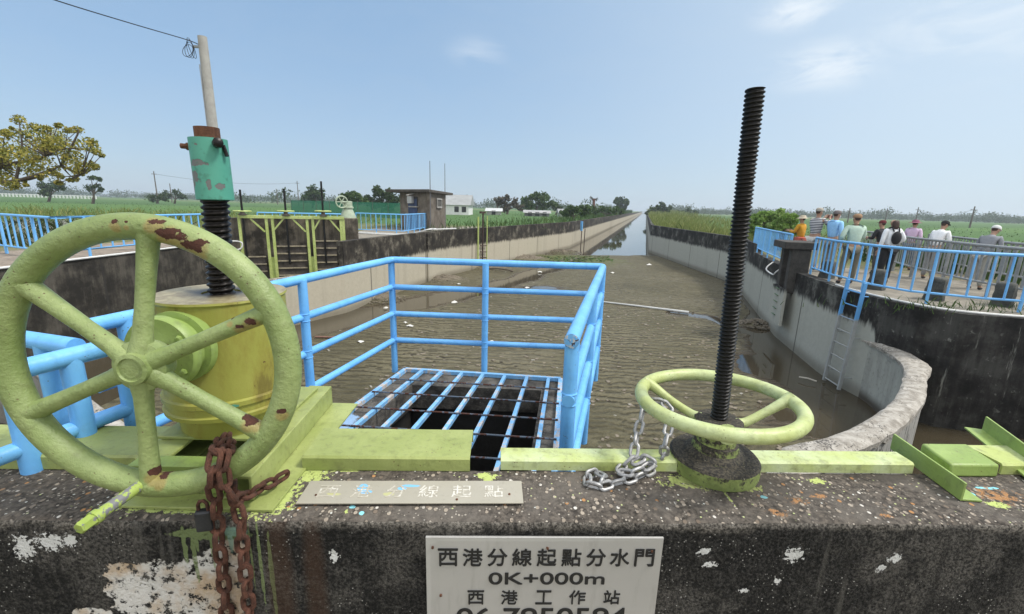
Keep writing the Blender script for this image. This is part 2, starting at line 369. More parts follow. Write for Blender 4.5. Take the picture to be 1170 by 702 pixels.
b = B(); xs = [-11.6+.125*i for i in range(199)]; ys = [1.0+.11*i for i in range(220)]; 
while ys[-1] < 47: ys.append(ys[-1]+.32)
rows_ = []
for y in ys:
    R = []
    for x in xs:
        xx = x+(y*.0 if y < 30 else 0)
        f = max(0., min(1.2, wet(xx, y)))
        h = MUD+.012*mn.noise(V((x*.6, y*.6, 9)))+.016*mn.noise(V((x*3, y*3, 1)))-.062*(f*f*(3-2*f) if f < 1 else 1+ (f-1))
        for c_, r_, a_ in HEAPS:
            q = math.hypot(x-c_.x, y-c_.y)/r_
            if q < 1: h += a_*(1-q*q)**2*(1+.9*mn.noise(V((x*4, y*4, 5))))
        R.append(b.bm.verts.new((xx, y, h)))
    rows_.append(R)
for A, Q in zip(rows_, rows_[1:]):
    for i in range(len(xs)-1): b.face((A[i], A[i+1], Q[i+1], Q[i]))
t = T('mud'); n1 = t.noise(.5, 4, .6); n2 = t.noise(5, 5, .65); n3 = t.noise(30, 4, .7); Z_ = t.xyz()[2]
rip = t.wave(1.25, 9, 3, t.rot(rad(7), t.scale((.8, 1, 1))), 'Y', 1.1); rip2 = t.wave(2.3, 9, 3, t.rot(rad(-8)), 'Y', 1.5)
X, Yc, _ = t.xyz()
near = t.ss(Yc, 30, 12)
pit = t.ss(t.vor(3.4, 'Distance', t.scale((1, .75, 1))), .2, .1)
h = t.ma('ADD', t.ma('MULTIPLY', rip, .75), t.ma('MULTIPLY', rip2, .25)); h = t.ma('ADD', h, t.ma('MULTIPLY', n2, .8)); h = t.ma('ADD', h, t.ma('MULTIPLY', n3, .35))
nb = t.noise(.17, 5, .65); c = t.mix(t.ss(n1, .3, .7), (.102, .092, .053), (.155, .138, .086)); c = t.mix(t.ma('MULTIPLY', t.ss(nb, .5, .62), .6), c, (.165, .148, .10)); c = t.mix(t.ma('MULTIPLY', t.ss(nb, .44, .36), .5), c, (.06, .053, .03)); c = t.mix(t.ma('MULTIPLY', t.ss(n2, .42, .7), .5), c, (.07, .06, .037))
c = t.mix(t.ma('MULTIPLY', t.ss(t.ma('ADD', t.ma('ADD', t.ma('MULTIPLY', rip, .5), t.ma('MULTIPLY', rip2, .3)), t.ma('MULTIPLY_ADD', n3, .5, -.15)), .5, .24), t.mixf(t.ss(n1, .35, .6), .35, .9)), c, (.036, .031, .016))
c = t.mix(t.ma('MULTIPLY', pit, t.ma('MULTIPLY', t.ss(n1, .40, .55), .9)), c, (.03, .024, .017))
alg = t.blobs([(PZ(655, 297, MUD).x, PZ(655, 297, MUD).y, MUD, 3.2, 3.4, 1), (PZ(615, 300, MUD).x, PZ(615, 300, MUD).y, MUD, 1.5, 1.2, 1)], .5, 1.2, .5)
c = t.mix(t.ma('MULTIPLY', alg, .7), c, (.085, .11, .025))
dry = t.ss(Z_, MUD+.04, MUD+.16); c = t.mix(dry, c, t.mix(n3, (.11, .09, .065), (.22, .19, .145)))
wetf = t.ss(Z_, WATER+.035, WATER+.006); c = t.mix(wetf, c, (.075, .06, .04))
mud = b.obj('mud_bed_ground', t.out(c, t.mixf(wetf, t.mixf(dry, .6, .9), .15), h, 1., .06, spec=.16), smooth=60); kind(mud, 'structure')
b = B(); Q = [(-11.5, 1), (13, 1), (13, 40), (15.5, 46), (far2.x+.1, far2.y), (far.x-.1, far.y), (-11.5, 46)]
b.face([b.bm.verts.new((x, y, WATER)) for x, y in Q])
t = T('water'); n = t.noise(2.2, 3, .5, t.scale((1, .35, 1)))
c = t.mix(t.noise(.6, 3), (.045, .036, .022), (.06, .05, .032))
water = b.obj('canal_water', t.out(c, .035, n, .03, .02, spec=.6), smooth=0); kind(water, 'structure')
# litter-dark grit on the drier mud, one mass
b = B()
for i in range(2600):
    hp = random.choice(HEAPS) if i < 1500 else None
    if hp:
        a = random.uniform(0, 6.28); q = hp[1]*random.random()**.7; x, y = hp[0].x+q*math.cos(a), hp[0].y+q*math.sin(a); z = MUD+hp[2]*(1-(q/hp[1])**2)**2*.9
    else:
        x, y = random.uniform(-3, 7), random.uniform(3, 17); z = MUD-.005
        if wet(x, y) > .4: continue
    r = random.uniform(.012, .04)
    b.box((x, y, z), (r*2*random.uniform(.7, 2), r*2, r), random.uniform(0, 3))
kind(b.obj('rubble', plain('grit', (.17, .145, .11), .95, .5, 6), smooth=0), 'stuff')

b = B()
for i in range(150):
    if i < 110: x, y = random.uniform(-5.5, 3.5), random.uniform(8, 27)
    else: x, y = random.uniform(.5, 9), random.uniform(4, 24)
    if wet(x, y) > .5: continue
    hz_ = max([a_*(1-min(1, math.hypot(x-c_.x, y-c_.y)/r_)**2)**2 for c_, r_, a_ in HEAPS]); r = random.uniform(.012, .035)
    b.box((x, y, MUD+hz_+.005), (r*2*random.uniform(.8, 2.4), r*1.6, r*.8), random.uniform(0, 3))
kind(b.obj('debris', plain('pale_scraps', (.27, .255, .22), .8, .5, 3), smooth=0), 'stuff')
# ------------------------------------------------------------------ concrete walls
def stained(name, zsplit, light, dark, green=.0, soft=.10, amp=.5, near=False):
    t = T(name); z = t.xyz()[2]
    st = t.noise(1.0, 5, .6, t.scale((2.2, 2.2, .16))); st2 = t.noise(3.5, 5, .7, t.scale((2.4, 2.4, .22))); n = t.noise(9, 6, .65); f = t.noise(60, 4, .6)
    lev = t.ma('ADD', z, t.ma('MULTIPLY_ADD', st2, amp, -.5*amp))
    if near: lev = t.ma('ADD', lev, t.ma('MULTIPLY', t.ss(t.xyz()[1], 8.95, 7.8), 2.6))
    k = t.ss(lev, zsplit-soft, zsplit+soft)
    k = t.ma('MULTIPLY', k, t.mixf(t.ss(st2, .62, .72), 1., .45))
    lo = t.mix(n, tuple(x*.82 for x in light), tuple(min(1, x*1.15) for x in light)); lo = t.mix(t.ma('MULTIPLY', t.ss(st, .5, .75), .4), lo, tuple(x*.6 for x in light))
    foot = t.ss(z, MUD+.35, MUD+.02); lo = t.mix(t.ma('MULTIPLY', foot, .6), lo, (.10, .085, .055))
    up = t.mix(t.ss(st2, .3, .7), dark, tuple(x*2.6 for x in dark)); up = t.mix(t.ma('MULTIPLY', t.ss(n, .6, .72), .5), up, tuple(x*.8 for x in light))
    if green: up = t.mix(t.ma('MULTIPLY', t.ss(n, .45, .65), green), up, (.04, .06, .02))
    bl = t.noise(1.3, 8, .68); up = t.mix(t.ss(bl, .42, .62), up, tuple(x*.55 for x in dark)); up = t.mix(t.ma('MULTIPLY', t.ss(bl, .48, .36), t.mixf(t.ss(t.xyz()[1], 9.5, 8.5), .5, .12) if near else .55), up, tuple(x*.55 for x in light))
    c = t.mix(k, lo, up); jn = t.ma('FRACT', t.ma('MULTIPLY', t.xyz()[1], .21)); c = t.mix(t.ma('MULTIPLY', t.ss(t.ma('ABSOLUTE', t.ma('SUBTRACT', jn, .5)), .010, .004), .7), c, (.03, .028, .025)); c = t.mix(t.ma('MULTIPLY', t.ss(f, .6, .75), .3), c, (.03, .03, .028))
    MATS[name] = t.out(c, .92, t.ma('ADD', n, t.ma('MULTIPLY', f, .4)), .45, .012, spec=.3); return MATS[name]
CL = stained('canal_concrete_sunlit', -.62, (.42, .38, .295), (.026, .022, .017))
CRt = stained('canal_concrete', -.55, (.40, .41, .365), (.020, .019, .0175), near=True)
BANKM = stained('bank_concrete', -2.6, (.17, .155, .125), (.034, .030, .024), amp=1.)
BLACKC = stained('black_concrete', -3.5, (.05, .05, .048), (.02, .02, .02))
GREYC = plain('grey_concrete', (.26, .245, .215), .9, .3, 5, .4, .01)
DARKC = plain('dark_concrete', (.05, .047, .042), .92, .45, 6, .5, .01)

LW3 = [(*p, 0) for p in LW]
lw = resample(LW3[2:5], .6); lwz = [.35+.05*max(0, min(1, (p.y-23)/20)) for p in lw]
lw = [V(p) for p in resample(LW3[:3], .6)][:-1]+lw; lwz = [.35]*(len(lw)-len(lwz))+lwz
lfar = [lw[-1]+hd*d for d in (3, 8, 16, 30, 60, 120, 240, 480, 899)]
low_ = [V((*p, 0)) for p in ((-7.7, 11.6), (-7.5, 11.9), (-6.9, 12.9), (-6.3, 14.1))]; lw = low_+[lw[0]-V((.001, .01, 0))]+lw; lwz = [-.62]*5+lwz
o = B().ribbon([(p.x, p.y) for p in lw+lfar], .26, -2.7, lwz+[.4]*len(lfar), -1).obj('canal_wall', CL, loc=(lw[0].x, lw[0].y, 0), smooth=20)
tag(o, 'long sunlit beige canal wall with black stained upper band beside the concrete hut', 'wall')
rw = resample([(*p, 0) for p in RW[1:]], .5); rw = [V(p) for p in rw]
rwz = [.38 if p.y > 19.2 else .03 for p in rw]
i0 = next(i for i, p in enumerate(rw) if p.y <= 19.2)
rw.insert(i0, rw[i0]+V((.003, .01, 0))); rwz.insert(i0, .38)
rfar = [V((12.7, 41.4, 0))+hd*d for d in (899, 480, 240, 120, 60, 30, 16, 8, 3)]
o = B().ribbon([(p.x, p.y) for p in rfar+rw], .28, -2.7, [.4]*len(rfar)+rwz, -1).obj('canal_wall', CRt, loc=(7.2, 9.4, 0), smooth=20)
tag(o, 'shaded grey canal wall with black top below the people and their blue railing', 'wall')
# buttress strip and slot in the sunlit wall
p = PZ(493, 322, MUD); d = (V((-3.9, 23.1, 0))-V((-4.4, 21, 0))).normalized(); nrm = V((d.y, -d.x, 0))
q = V((-4.13, 22.0, 0)); o = B().box((q.x+nrm.x*.0, q.y+nrm.y*.0, -1.15), (.12, 1.0, 2.9), math.atan2(-d.x, d.y)).obj('wall_buttress', CL, loc=(q.x, q.y, -2.6), smooth=0, bevel=.02)
tag(o, 'flat vertical concrete buttress on the sunlit canal wall near the hut', 'buttress')

# bank walls left
bl = [(-11.3, 1.0), (-11.3, 17.5)]
o = B().ribbon([(p.x, p.y) for p in resample([(*p, 0) for p in bl], 1)], .25, -2.7, .02, -1).obj('bank_wall', BANKM, loc=(-11.3, 9, 0), smooth=0)
tag(o, 'dark mouldy bank wall under the long blue fence behind the big handwheel', 'wall')
# white painted edge line of that bank: a pipe lying on it
o = B().tube(smooth_path([(-11.27, 5, .035), (-11.26, 9, .04), (-11.28, 13, .035), (-11.25, 16, .04), (-11.1, 17.2, .05), (-10.75, 17.35, .0), (-10.8, 17.3, -.25), (-11.15, 17.1, -.3)], 6), .028, 10).obj('conduit_pipe', plain('white_pipe', (.62, .62, .6), .5, .15), loc=(-11.27, 11, .03))
tag(o, 'thin white conduit pipe lying along the edge of the dark bank wall', 'pipe')

# wing walls (curved, low) joining the banks to the gate wall
def wing(name, inner, outer, ztop, label, mat, capmat):
    I = smooth_path(inner, 8); O = smooth_path(outer, 8); n = min(len(I), len(O)); root = thing(name, (I[n//2].x, I[n//2].y, -2.6), label, 'wall')
    b = B(); rows = []
    for a, c in zip(I[:n], O[:n]):
        rows.append([b.bm.verts.new(q) for q in ((a.x, a.y, -2.7), (a.x, a.y, ztop-.05), (c.x, c.y, ztop-.05), (c.x, c.y, -2.7))])
    for A, Q in zip(rows, rows[1:]):
        for k in range(4): b.face((A[k], A[(k+1) % 4], Q[(k+1) % 4], Q[k]))
    b.face(rows[0]); b.face(rows[-1][::-1]); b.bm.normal_update()
    n_in = {rows[i][k] for i in range(len(rows)) for k in (0, 1)}
    for f in b.bm.faces: f.material_index = 1 if all(v in n_in for v in f.verts) else 0
    b.obj('wall_body', [mat, WINGM], root, smooth=40)
    b = B(); rows = []
    for i, (a, c) in enumerate(zip(I[:n], O[:n])):
        d = (c-a).normalized()*.03; j = lambda s: V((mn.noise(V((i*.9, s, 0)))*.018, mn.noise(V((i*.9, s, 7)))*.018, mn.noise(V((i*.7, s, 4)))*.02))
        L = []
        for k in range(9):
            p = lerp(a-d, c+d, k/8); zz = ztop-.006-.05*(abs(k-4)/4)**4; q = V((p.x, p.y, zz))+j(k*.8); L.append(b.bm.verts.new(q))
        L = [b.bm.verts.new((a.x-d.x, a.y-d.y, ztop-.11+j(3).x*2))]+L+[b.bm.verts.new((c.x+d.x, c.y+d.y, ztop-.13+j(5).x*3))]
        rows.append(L)
    for A, Q in zip(rows, rows[1:]):
        for k in range(len(A)-1): b.face((A[k], A[k+1], Q[k+1], Q[k]))
        b.face((A[-1], A[0], Q[0], Q[-1]))
    b.face(rows[0]); b.face(rows[-1][::-1]); b.obj('coping', capmat, root, smooth=40)
    return root
t = T('coping_concrete'); n = t.noise(7, 6, .65); n2 = t.noise(40, 4, .7); st = t.noise(3, 4, .6)
c = t.mix(t.ss(n, .3, .7), (.20, .18, .15), (.44, .415, .37)); c = t.mix(t.ss(t.ma('ADD', n2, t.ma('MULTIPLY', st, .6)), .88, .96), c, (.05, .045, .04))
COPE = t.out(c, .9, t.ma('ADD', n, n2), .6, .012)
t = T('streaked_concrete'); z = t.xyz()[2]; st = t.noise(5, 5, .65, t.scale((2.5, 2.5, .35))); n = t.noise(14, 5, .7)
c = t.mix(n, (.24, .235, .215), (.42, .41, .38)); c = t.mix(t.ss(t.ma('ADD', st, t.ma('MULTIPLY', n, .3)), .70, .78), c, (.03, .03, .028)); c = t.mix(t.ss(z, -1.7, -2.1), c, (.06, .055, .045))
STREAK = t.out(c, .92, n, .4, .01)
t = T('wing_concrete'); st = t.noise(2, 5, .6, t.scale((2, 2, .5))); n = t.noise(10, 6, .65); z = t.xyz()[2]
c = t.mix(t.ss(st, .3, .7), (.29, .295, .265), (.40, .41, .365)); c = t.mix(t.ma('MULTIPLY', t.ss(n, .5, .7), .35), c, (.10, .10, .09)); c = t.mix(t.ss(z, -1.85, -2.1), c, (.07, .06, .045))
WINGM = t.out(c, .9, n, .4, .01)
ZC = -.85
inn = [PZ(x, y, ZC) for x, y in ((1029, 401), (1036, 425), (1025, 452), (989, 479), (947, 497), (895, 511))]; inn += [V((2.55, 3.6, 0)), V((2.45, 1.25, 0))]
out_ = [PZ(x, y, ZC) for x, y in ((1037, 401), (1057, 430), (1056, 453), (1027, 484), (985, 506), (938, 523))]; out_ += [V((2.9, 3.4, 0)), V((2.8, 1.25, 0))]
inn = [V((7.58, 9.5, 0)), V((7.47, 8.55, 0)), V((7.13, 7.6, 0))]+inn[1:]; out_ = [V((7.9, 9.3, 0)), V((7.78, 8.45, 0)), V((7.42, 7.4, 0))]+out_[1:]
wing('wing_wall', inn, out_, ZC, 'low curved concrete wall with pale weathered coping sweeping in behind the small handwheel', STREAK, COPE)
inn = [V((-11.3, 9.6, 0)), PZ(-40, 386, ZC), PZ(12, 399, ZC), PZ(52, 418, ZC), PZ(92, 446, ZC), V((-2.6, 3.2, 0)), V((-2.4, 1.25, 0))]
out_ = [V((-11.3, 9.1, 0)), PZ(-40, 392, ZC), PZ(12, 406, ZC), PZ(46, 428, ZC), PZ(75, 460, ZC), V((-3.0, 3.1, 0)), V((-2.8, 1.25, 0))]
wing('wing_wall', inn, out_, ZC, 'low curved concrete wall seen between the spokes of the big handwheel', plain('pale_concrete', (.36, .345, .31), .9, .25, 4), COPE)
# ------------------------------------------------------------------ the gate wall in front of the camera
SL = .033; ud = V((1, SL, 0)).normalized(); vd = V((-ud.y, ud.x, 0)); WO = V((0, .924, 0)); WT = .222; ZT = .9
def W(u, v, z): return WO+ud*u+vd*v+V((0, 0, z))
xs = [-11.4, -8, -5, -3.2, -2.4]+[-2.0+.012*i for i in range(342)]+[2.3, 2.8, 3.6, 5, 8, 13]
prof = [(0, -2.7), (0, -1), (0, 0), (0, .3)]+[(0, .42+.014*i) for i in range(34)]
prof += [(0, .885), (.001, .892), (.004, .897), (.009, .8995)]+[(.018+.0125*i, .9) for i in range(16)]+[(.214, .899), (.220, .896), (.222, .89), (.222, .85), (.222, .6), (.222, 0), (.222, -2.7)]
b = B(); rows = []
for u in xs:
    R = []
    for k, (v, z) in enumerate(prof):
        p = W(u, v, z)
        if 4 <= k <= len(prof)-4 and -2.05 < u < 2.2:
            e = math.exp(-(math.hypot(v, z-.9)/.022)**2)
            cr = max(0, .1+mn.noise(V((u*11, 3, 0)))*.7+mn.noise(V((u*38, 8, z*20)))*.6+mn.noise(V((u*90, 2, z*60)))*.3)
            dis = mn.noise(p*9)*.0022+mn.noise(p*40)*.0018+mn.noise(p*95)*.0010
            nx = V((0, -1, 0)) if v < .004 else V((0, 0, 1))
            p = p+nx*dis-(V((0, -1, 0))+V((0, 0, 1)))*e*cr*.015
        R.append(b.bm.verts.new(p))
    rows.append(R)
for A, Q in zip(rows, rows[1:]):
    for i in range(len(prof)-1):
        f = b.face((A[i], Q[i], Q[i+1], A[i+1]))
        if i >= 40: f.material_index = 1
# front: black mould, grey flecks, remains of white paint, green runs
t = T('mouldy_front'); n = t.noise(7, 6, .65); n2 = t.noise(45, 6, .7); fl = t.vor(85, 'Distance'); pk = t.vor(38, 'Distance'); big = t.noise(3.2, 6, .65)
n3 = t.noise(130, 4, .75); c = t.mix(t.ss(n3, .42, .74), (.004, .004, .0037), (.066, .062, .056)); c = t.mix(t.ma('MULTIPLY', t.ss(n2, .5, .75), .35), c, (.10, .095, .085)); c = t.mix(t.ma('MULTIPLY', t.ss(big, .46, .62), .75), c, t.mix(t.ss(n3, .35, .65), (.014, .013, .012), (.135, .125, .11)))
c = t.mix(t.ma('MULTIPLY', t.ss(fl, .2, .08), t.ss(n, .48, .6)), c, (.42, .41, .38))
z = t.xyz()[2]; c = t.mix(t.ma('MULTIPLY', t.ss(t.ma('ADD', z, t.ma('MULTIPLY', n, .07)), .905, .93), .75), c, t.mix(t.ss(n3, .35, .66), (.03, .027, .023), (.27, .245, .21)))
stv = t.noise(16, 5, .65, t.scale((1, 1, .07))); c = t.mix(t.ma('MULTIPLY', t.ss(stv, .54, .68), .55), c, t.mix(n3, (.05, .046, .04), (.17, .16, .14))); c = t.mix(t.ma('MULTIPLY', t.ss(stv, .46, .34), .6), c, (.006, .006, .0055))
pt = t.blobs([(-.845, .90, .70, .13, .3, .075), (-.80, .9, .65, .17, .3, .05), (-.70, .9, .72, .085, .3, .12), (-.93, .9, .745, .05, .3, .035), (-1.02, .9, .63, .05, .3, .02)], .6, 13, .05)
pt = t.ma('MULTIPLY', pt, t.ss(n2, .40, .46))
sp = t.blobs([(-1.09, .9, .84, .03, .3, .018), (-1.15, .9, .825, .02, .3, .03), (-1.04, .9, .845, .012, .3, .014), (.735, .95, .81, .022, .3, .016), (.50, .94, .82, .014, .3, .010), (.52, .94, .78, .016, .3, .007), (.70, .94, .73, .008, .3, .008), (1.00, .95, .80, .014, .3, .012), (.97, .95, .77, .01, .3, .01), (.62, .94, .70, .012, .3, .006), (.42, .94, .60, .01, .3, .01), (-.42, .92, .80, .008, .3, .012)], 1.3, 105, .05)
wc = t.mix(t.ss(n, .4, .62), (.62, .60, .56), (.50, .38, .26)); c = t.mix(pt, c, wc); c = t.mix(sp, c, (.62, .62, .60))
dr = [(-.775, .9, .835, .006, .3, .05), (-.755, .9, .80, .0055, .3, .07), (-.745, .9, .842, .004, .3, .03), (-.71, .9, .825, .005, .3, .055), (-.695, .9, .86, .07, .3, .014), (-.745, .9, .864, .06, .3, .012), (-.60, .9, .78, .004, .3, .12), (-.575, .9, .74, .005, .3, .13), (-.62, .9, .80, .003, .3, .08)]
c = t.mix(t.ma('MULTIPLY', t.blobs(dr, .45, 30, .12), .7), c, (.21, .27, .11))
mint = t.blobs([(-.665, .9, .848, .006, .3, .035), (-.655, .9, .87, .03, .3, .012)], .2, 30, .25); c = t.mix(t.ma('MULTIPLY', mint, .7), c, (.30, .50, .40))
c = t.mix(t.ma('MULTIPLY', t.blobs([(-.555, .9, .72, .03, .3, .24), (-.47, .9, .70, .025, .3, .22)], .2, 8, .5), .55), c, (.060, .032, .018))
h = t.ma('ADD', n2, t.ma('MULTIPLY', n, .5)); h = t.ma('ADD', h, t.ma('MULTIPLY', t.ss(pk, .0, .25), .5)); h = t.ma('ADD', h, t.ma('MULTIPLY', n3, .5)); h = t.ma('ADD', h, t.ma('MULTIPLY', pt, -.25))
FRONT = t.out(c, .92, h, 1., .011, spec=.25)
# top: exposed aggregate with pebbles and flecks of old paint
t = T('pebbly_top'); n = t.noise(8, 6, .65); n2 = t.noise(60, 6, .7); wco = t.scale((1, .8, 1))
v1 = t.vor(62, 'Distance', wco); c1 = t.vor(62, 'Color', wco); v2 = t.vor(120, 'Distance'); c2 = t.vor(120, 'Color')
s1 = t.n('ShaderNodeSeparateColor'); t.l(c1, s1.inputs[0]); s2 = t.n('ShaderNodeSeparateColor'); t.l(c2, s2.inputs[0])
c = t.mix(t.ss(n2, .35, .68), (.026, .022, .018), (.13, .11, .09)); c = t.mix(t.ss(n, .4, .68), c, t.mix(n2, (.04, .035, .03), (.17, .15, .128)))
peb = t.mix(s1.outputs[1], (.13, .10, .075), (.36, .31, .25)); peb = t.mix(t.ss(s1.outputs[2], .93, .95), peb, (.36, .19, .08)); peb = t.mix(t.ss(s1.outputs[2], .10, .08), peb, (.55, .52, .47))
k1 = t.ma('MULTIPLY', t.ss(v1, .40, .30), t.ss(t.ma('ADD', s1.outputs[0], t.ma('MULTIPLY', n, .5)), .82, .86)); c = t.mix(k1, c, peb)
pb2 = t.mix(s2.outputs[1], (.10, .085, .07), (.42, .38, .32)); k2 = t.ma('MULTIPLY', t.ss(v2, .42, .3), t.ss(s2.outputs[0], .74, .78)); c = t.mix(k2, c, pb2)
fk = t.ma('MULTIPLY', t.ss(v2, .34, .26), t.ss(s2.outputs[2], .975, .98)); c = t.mix(fk, c, t.mix(t.ss(s2.outputs[1], .5, .52), (.42, .47, .22), (.55, .56, .52)))
lime = t.blobs([(-.06, 1.11, .9, .028, .016, .1), (-.055, 1.09, .9, .016, .022, .1), (-.48, 1.12, .9, .05, .010, .1), (-.55, 1.10, .9, .04, .05, .1), (.54, 1.11, .9, .09, .028, .1), (.66, 1.09, .9, .06, .014, .1), (.60, 1.06, .9, .004, .04, .1), (-.62, .99, .9, .07, .07, .1), (-.8, .945, .9, .16, .018, .1), (1.33, 1.045, .9, .03, .012, .1), (-.40, .95, .9, .006, .008, .1), (.9, 1.13, .9, .02, .012, .1)], .9, 85, .06)
c = t.mix(t.ma('MULTIPLY', lime, t.ss(n2, .30, .42)), c, (.40, .47, .15))
sky_ = t.blobs([(-.39, .965, .9, .008, .006, .1), (.70, 1.05, .9, .010, .008, .1), (1.30, 1.09, .9, .012, .010, .1), (1.38, 1.12, .9, .03, .006, .1), (-.36, .945, .9, .006, .006, .1)], .3, 60, .08); c = t.mix(sky_, c, (.22, .55, .62))
org = t.blobs([(1.38, 1.085, .9, .06, .035, .1), (.78, 1.04, .9, .03, .012, .1), (.86, 1.06, .9, .025, .01, .1), (.7, .99, .9, .022, .014, .1), (.22, 1.10, .9, .02, .012, .1), (.98, .985, .9, .016, .008, .1), (1.45, 1.04, .9, .05, .01, .1)], 1.4, 120, .05)
c = t.mix(t.ma('MULTIPLY', org, t.ss(n2, .46, .52)), c, (.33, .17, .07))
c = t.mix(t.ma('MULTIPLY', t.blobs([(.63, 1.09, .9, .17, .06, .1), (1.1, 1.16, .9, .1, .03, .1)], .3, 14, .4), .6), c, (.03, .026, .021))
h = t.ma('ADD', t.ma('MULTIPLY', n2, .5), t.ma('MULTIPLY', k1, .8)); h = t.ma('ADD', h, t.ma('MULTIPLY', k2, .6)); h = t.ma('ADD', h, t.ma('MULTIPLY', n, .3))
TOPM = t.out(c, .9, h, .8, .006, spec=.35)
gw = b.obj('gate_wall', [FRONT, TOPM], loc=W(0, .11, -2.7), smooth=60)
tag(gw, 'thick old concrete wall with black mouldy face carrying the handwheels and metal sign', 'wall')

# ------------------------------------------------------------------ signs on it
INK = plain('black_lettering', (.012, .012, .012), .6, .1, 20, .05)
t = T('sign_metal'); n = t.noise(5, 4, .6); n2 = t.noise(30, 5, .7, t.scale((1, 1, .15))); e = t.noise(160, 3)
c = t.mix(n, (.40, .395, .38), (.50, .49, .47)); c = t.mix(t.ma('MULTIPLY', t.ss(n2, .52, .75), .3), c, (.24, .23, .21)); c = t.mix(t.ma('MULTIPLY', t.ss(e, .62, .72), .2), c, (.5, .5, .48))
c = t.mix(t.ma('MULTIPLY', t.blobs([(-.185, .915, .855, .02, .1, .01), (.0, .92, .858, .3, .1, .004), (-.19, .915, .72, .007, .1, .2)], .3, 25, .4), .5), c, (.55, .55, .53))
SIGNM = t.out(c, .42, n2, .08, .002, .35)
sc = W(.098, -.006, .70); th = math.atan(SL)
sign = thing('name_sign', W(.098, 0, .70), 'grey metal sign with black Chinese lettering and telephone number on the wall face', 'sign')
B().box(sc, (.585, .006, .330), th).obj('sign_plate', SIGNM, sign, smooth=0, bevel=.0012)
def put_text(body, c, width, height, right, up, mat, parent, bold=.0, name='lettering', spread=None):
    bm = text_mesh(body, 1., 0., .0008, 0.); xs = [v.co.x for v in bm.verts]; ys = [v.co.y for v in bm.verts]
    cx, cy = (max(xs)+min(xs))/2, (max(ys)+min(ys))/2; sx, sy = width/(max(xs)-min(xs)), height/(max(ys)-min(ys)); nrm = right.cross(up)
    if bold:                                # thicken the strokes: copies a hair apart
        src = bm.copy(); dd = bold
        for q, (ax, ay) in enumerate(((dd, 0), (-dd, 0), (0, dd), (0, -dd))):
            tmp = src.copy()
            for v in tmp.verts: v.co.x += ax; v.co.y += ay; v.co.z += .0004*(q+1)
            me = bpy.data.meshes.new('tmp'); tmp.to_mesh(me); tmp.free(); bm.from_mesh(me); bpy.data.meshes.remove(me)
        src.free()
    for v in bm.verts: v.co = V(c)+right*((v.co.x-cx)*sx)+up*((v.co.y-cy)*sy)+nrm*(v.co.z*.8)
    b = B(); b.bm.free(); b.bm = bm; return b.obj(name, mat, parent, smooth=0, fix=False)
def row(chars, us, z, w_, h_, bold):
    for ch, u in zip(chars, us):
        put_text(ch, W(u, -.0095, z), w_, h_, ud, V((0, 0, 1)), INK, sign, bold)
def _sp(px, py): return PP(px, py, W(0, -.0095, 0), W(1, -.0095, 0))
def su(px): return _sp(px, 650).dot(ud)-WO.dot(ud)
def szz(py): return _sp(622, py).z
big = ['西', '港', '分', '線', '起', '點', '分', '水', '門']
row(big, [su(x) for x in (512, 540, 568, 596, 624, 652, 680, 707, 735)], szz(637), .0475, .0490, .016)
put_text('0K+000m', W(su(625.5), -.0095, szz(661)), .29, .034, ud, V((0, 0, 1)), INK, sign, .012)
row(['西', '港', '工', '作', '站'], [su(x) for x in (544, 583, 623, 662, 702)], szz(682.5), .0410, .0410, .011)
put_text('06-7950594'.replace('-', ' '), W(su(622), -.0095, szz(704.5)), .435, .052, ud, V((0, 0, 1)), INK, sign, .012)
RUST = plain('rust', (.10, .042, .022), .95, .6, 25, .6, .003)
for px, py in ((496, 618), (625, 622), (505, 672), (744, 628)):
    p = PY(px, py, .93); q = W(p.x, -.007, p.z); B().cyl(q, q-vd*.006, .0032, 10).obj('screw', RUST, sign)
t = T('plaque_metal'); n = t.noise(9, 5, .6); e = t.noise(70, 5, .7); c = t.mix(n, (.34, .315, .25), (.44, .41, .34)); c = t.mix(t.ma('MULTIPLY', t.ss(e, .55, .75), .35), c, (.22, .20, .16))
c = t.mix(t.blobs([(-.385, 1.03, .9, .013, .016, .1), (-.37, 1.012, .9, .016, .007, .1), (-.26, 1.043, .9, .028, .005, .1), (-.28, 1.03, .9, .012, .006, .1)], .3, 50, .1), c, (.20, .50, .80))
c = t.mix(t.ma('MULTIPLY', t.blobs([(-.31, 1.005, .9, .014, .008, .1), (-.45, 1.0, .9, .02, .006, .1)], .4, 60, .2), .7), c, (.52, .52, .22))
PLQ = t.out(c, .5, e, .15, .002, .3)
pq = thing('name_plaque', W(-.245, .1, .9), 'narrow weathered plaque with faded white lettering and blue splashes on the wall top', 'plaque')
pr_ = (V((.043, 1.079, 0))-V((-.53, 1.053, 0))).normalized(); pu = V((-pr_.y, pr_.x, 0)); pc = V((-.2455, 1.0195, .9075))
B().box(pc, (.575, .093, .004), math.atan2(pr_.y, pr_.x)).obj('plaque_plate', PLQ, pq, smooth=0, bevel=.001)
def fade(nm, lo, hi):
    t = T(nm); n = t.noise(75, 4, .7); c = t.mix(t.ss(n, lo, hi), (.385, .36, .295), (.56, .545, .49)); return t.out(c, .6)
FADE = fade('faded_lettering', .40, .52); FADE2 = fade('worn_away_lettering', .52, .60)
for i, (ch, px) in enumerate(zip('西港分線起點', (372, 411, 451, 489, 527, 564))):
    p = PZ(px, 566, .91); q = pc+pr_*((p-pc).dot(pr_)); put_text(ch, (q.x, q.y, .9098), .052, .05, pr_, pu, FADE2 if i < 3 else FADE, pq, .0)
for px, py in ((361, 566), (522, 571), (582, 565)):
    p = PZ(px, py, .91); B().cyl((p.x, p.y, .909), (p.x, p.y, .912), .003, 8).obj('screw', RUST, pq)

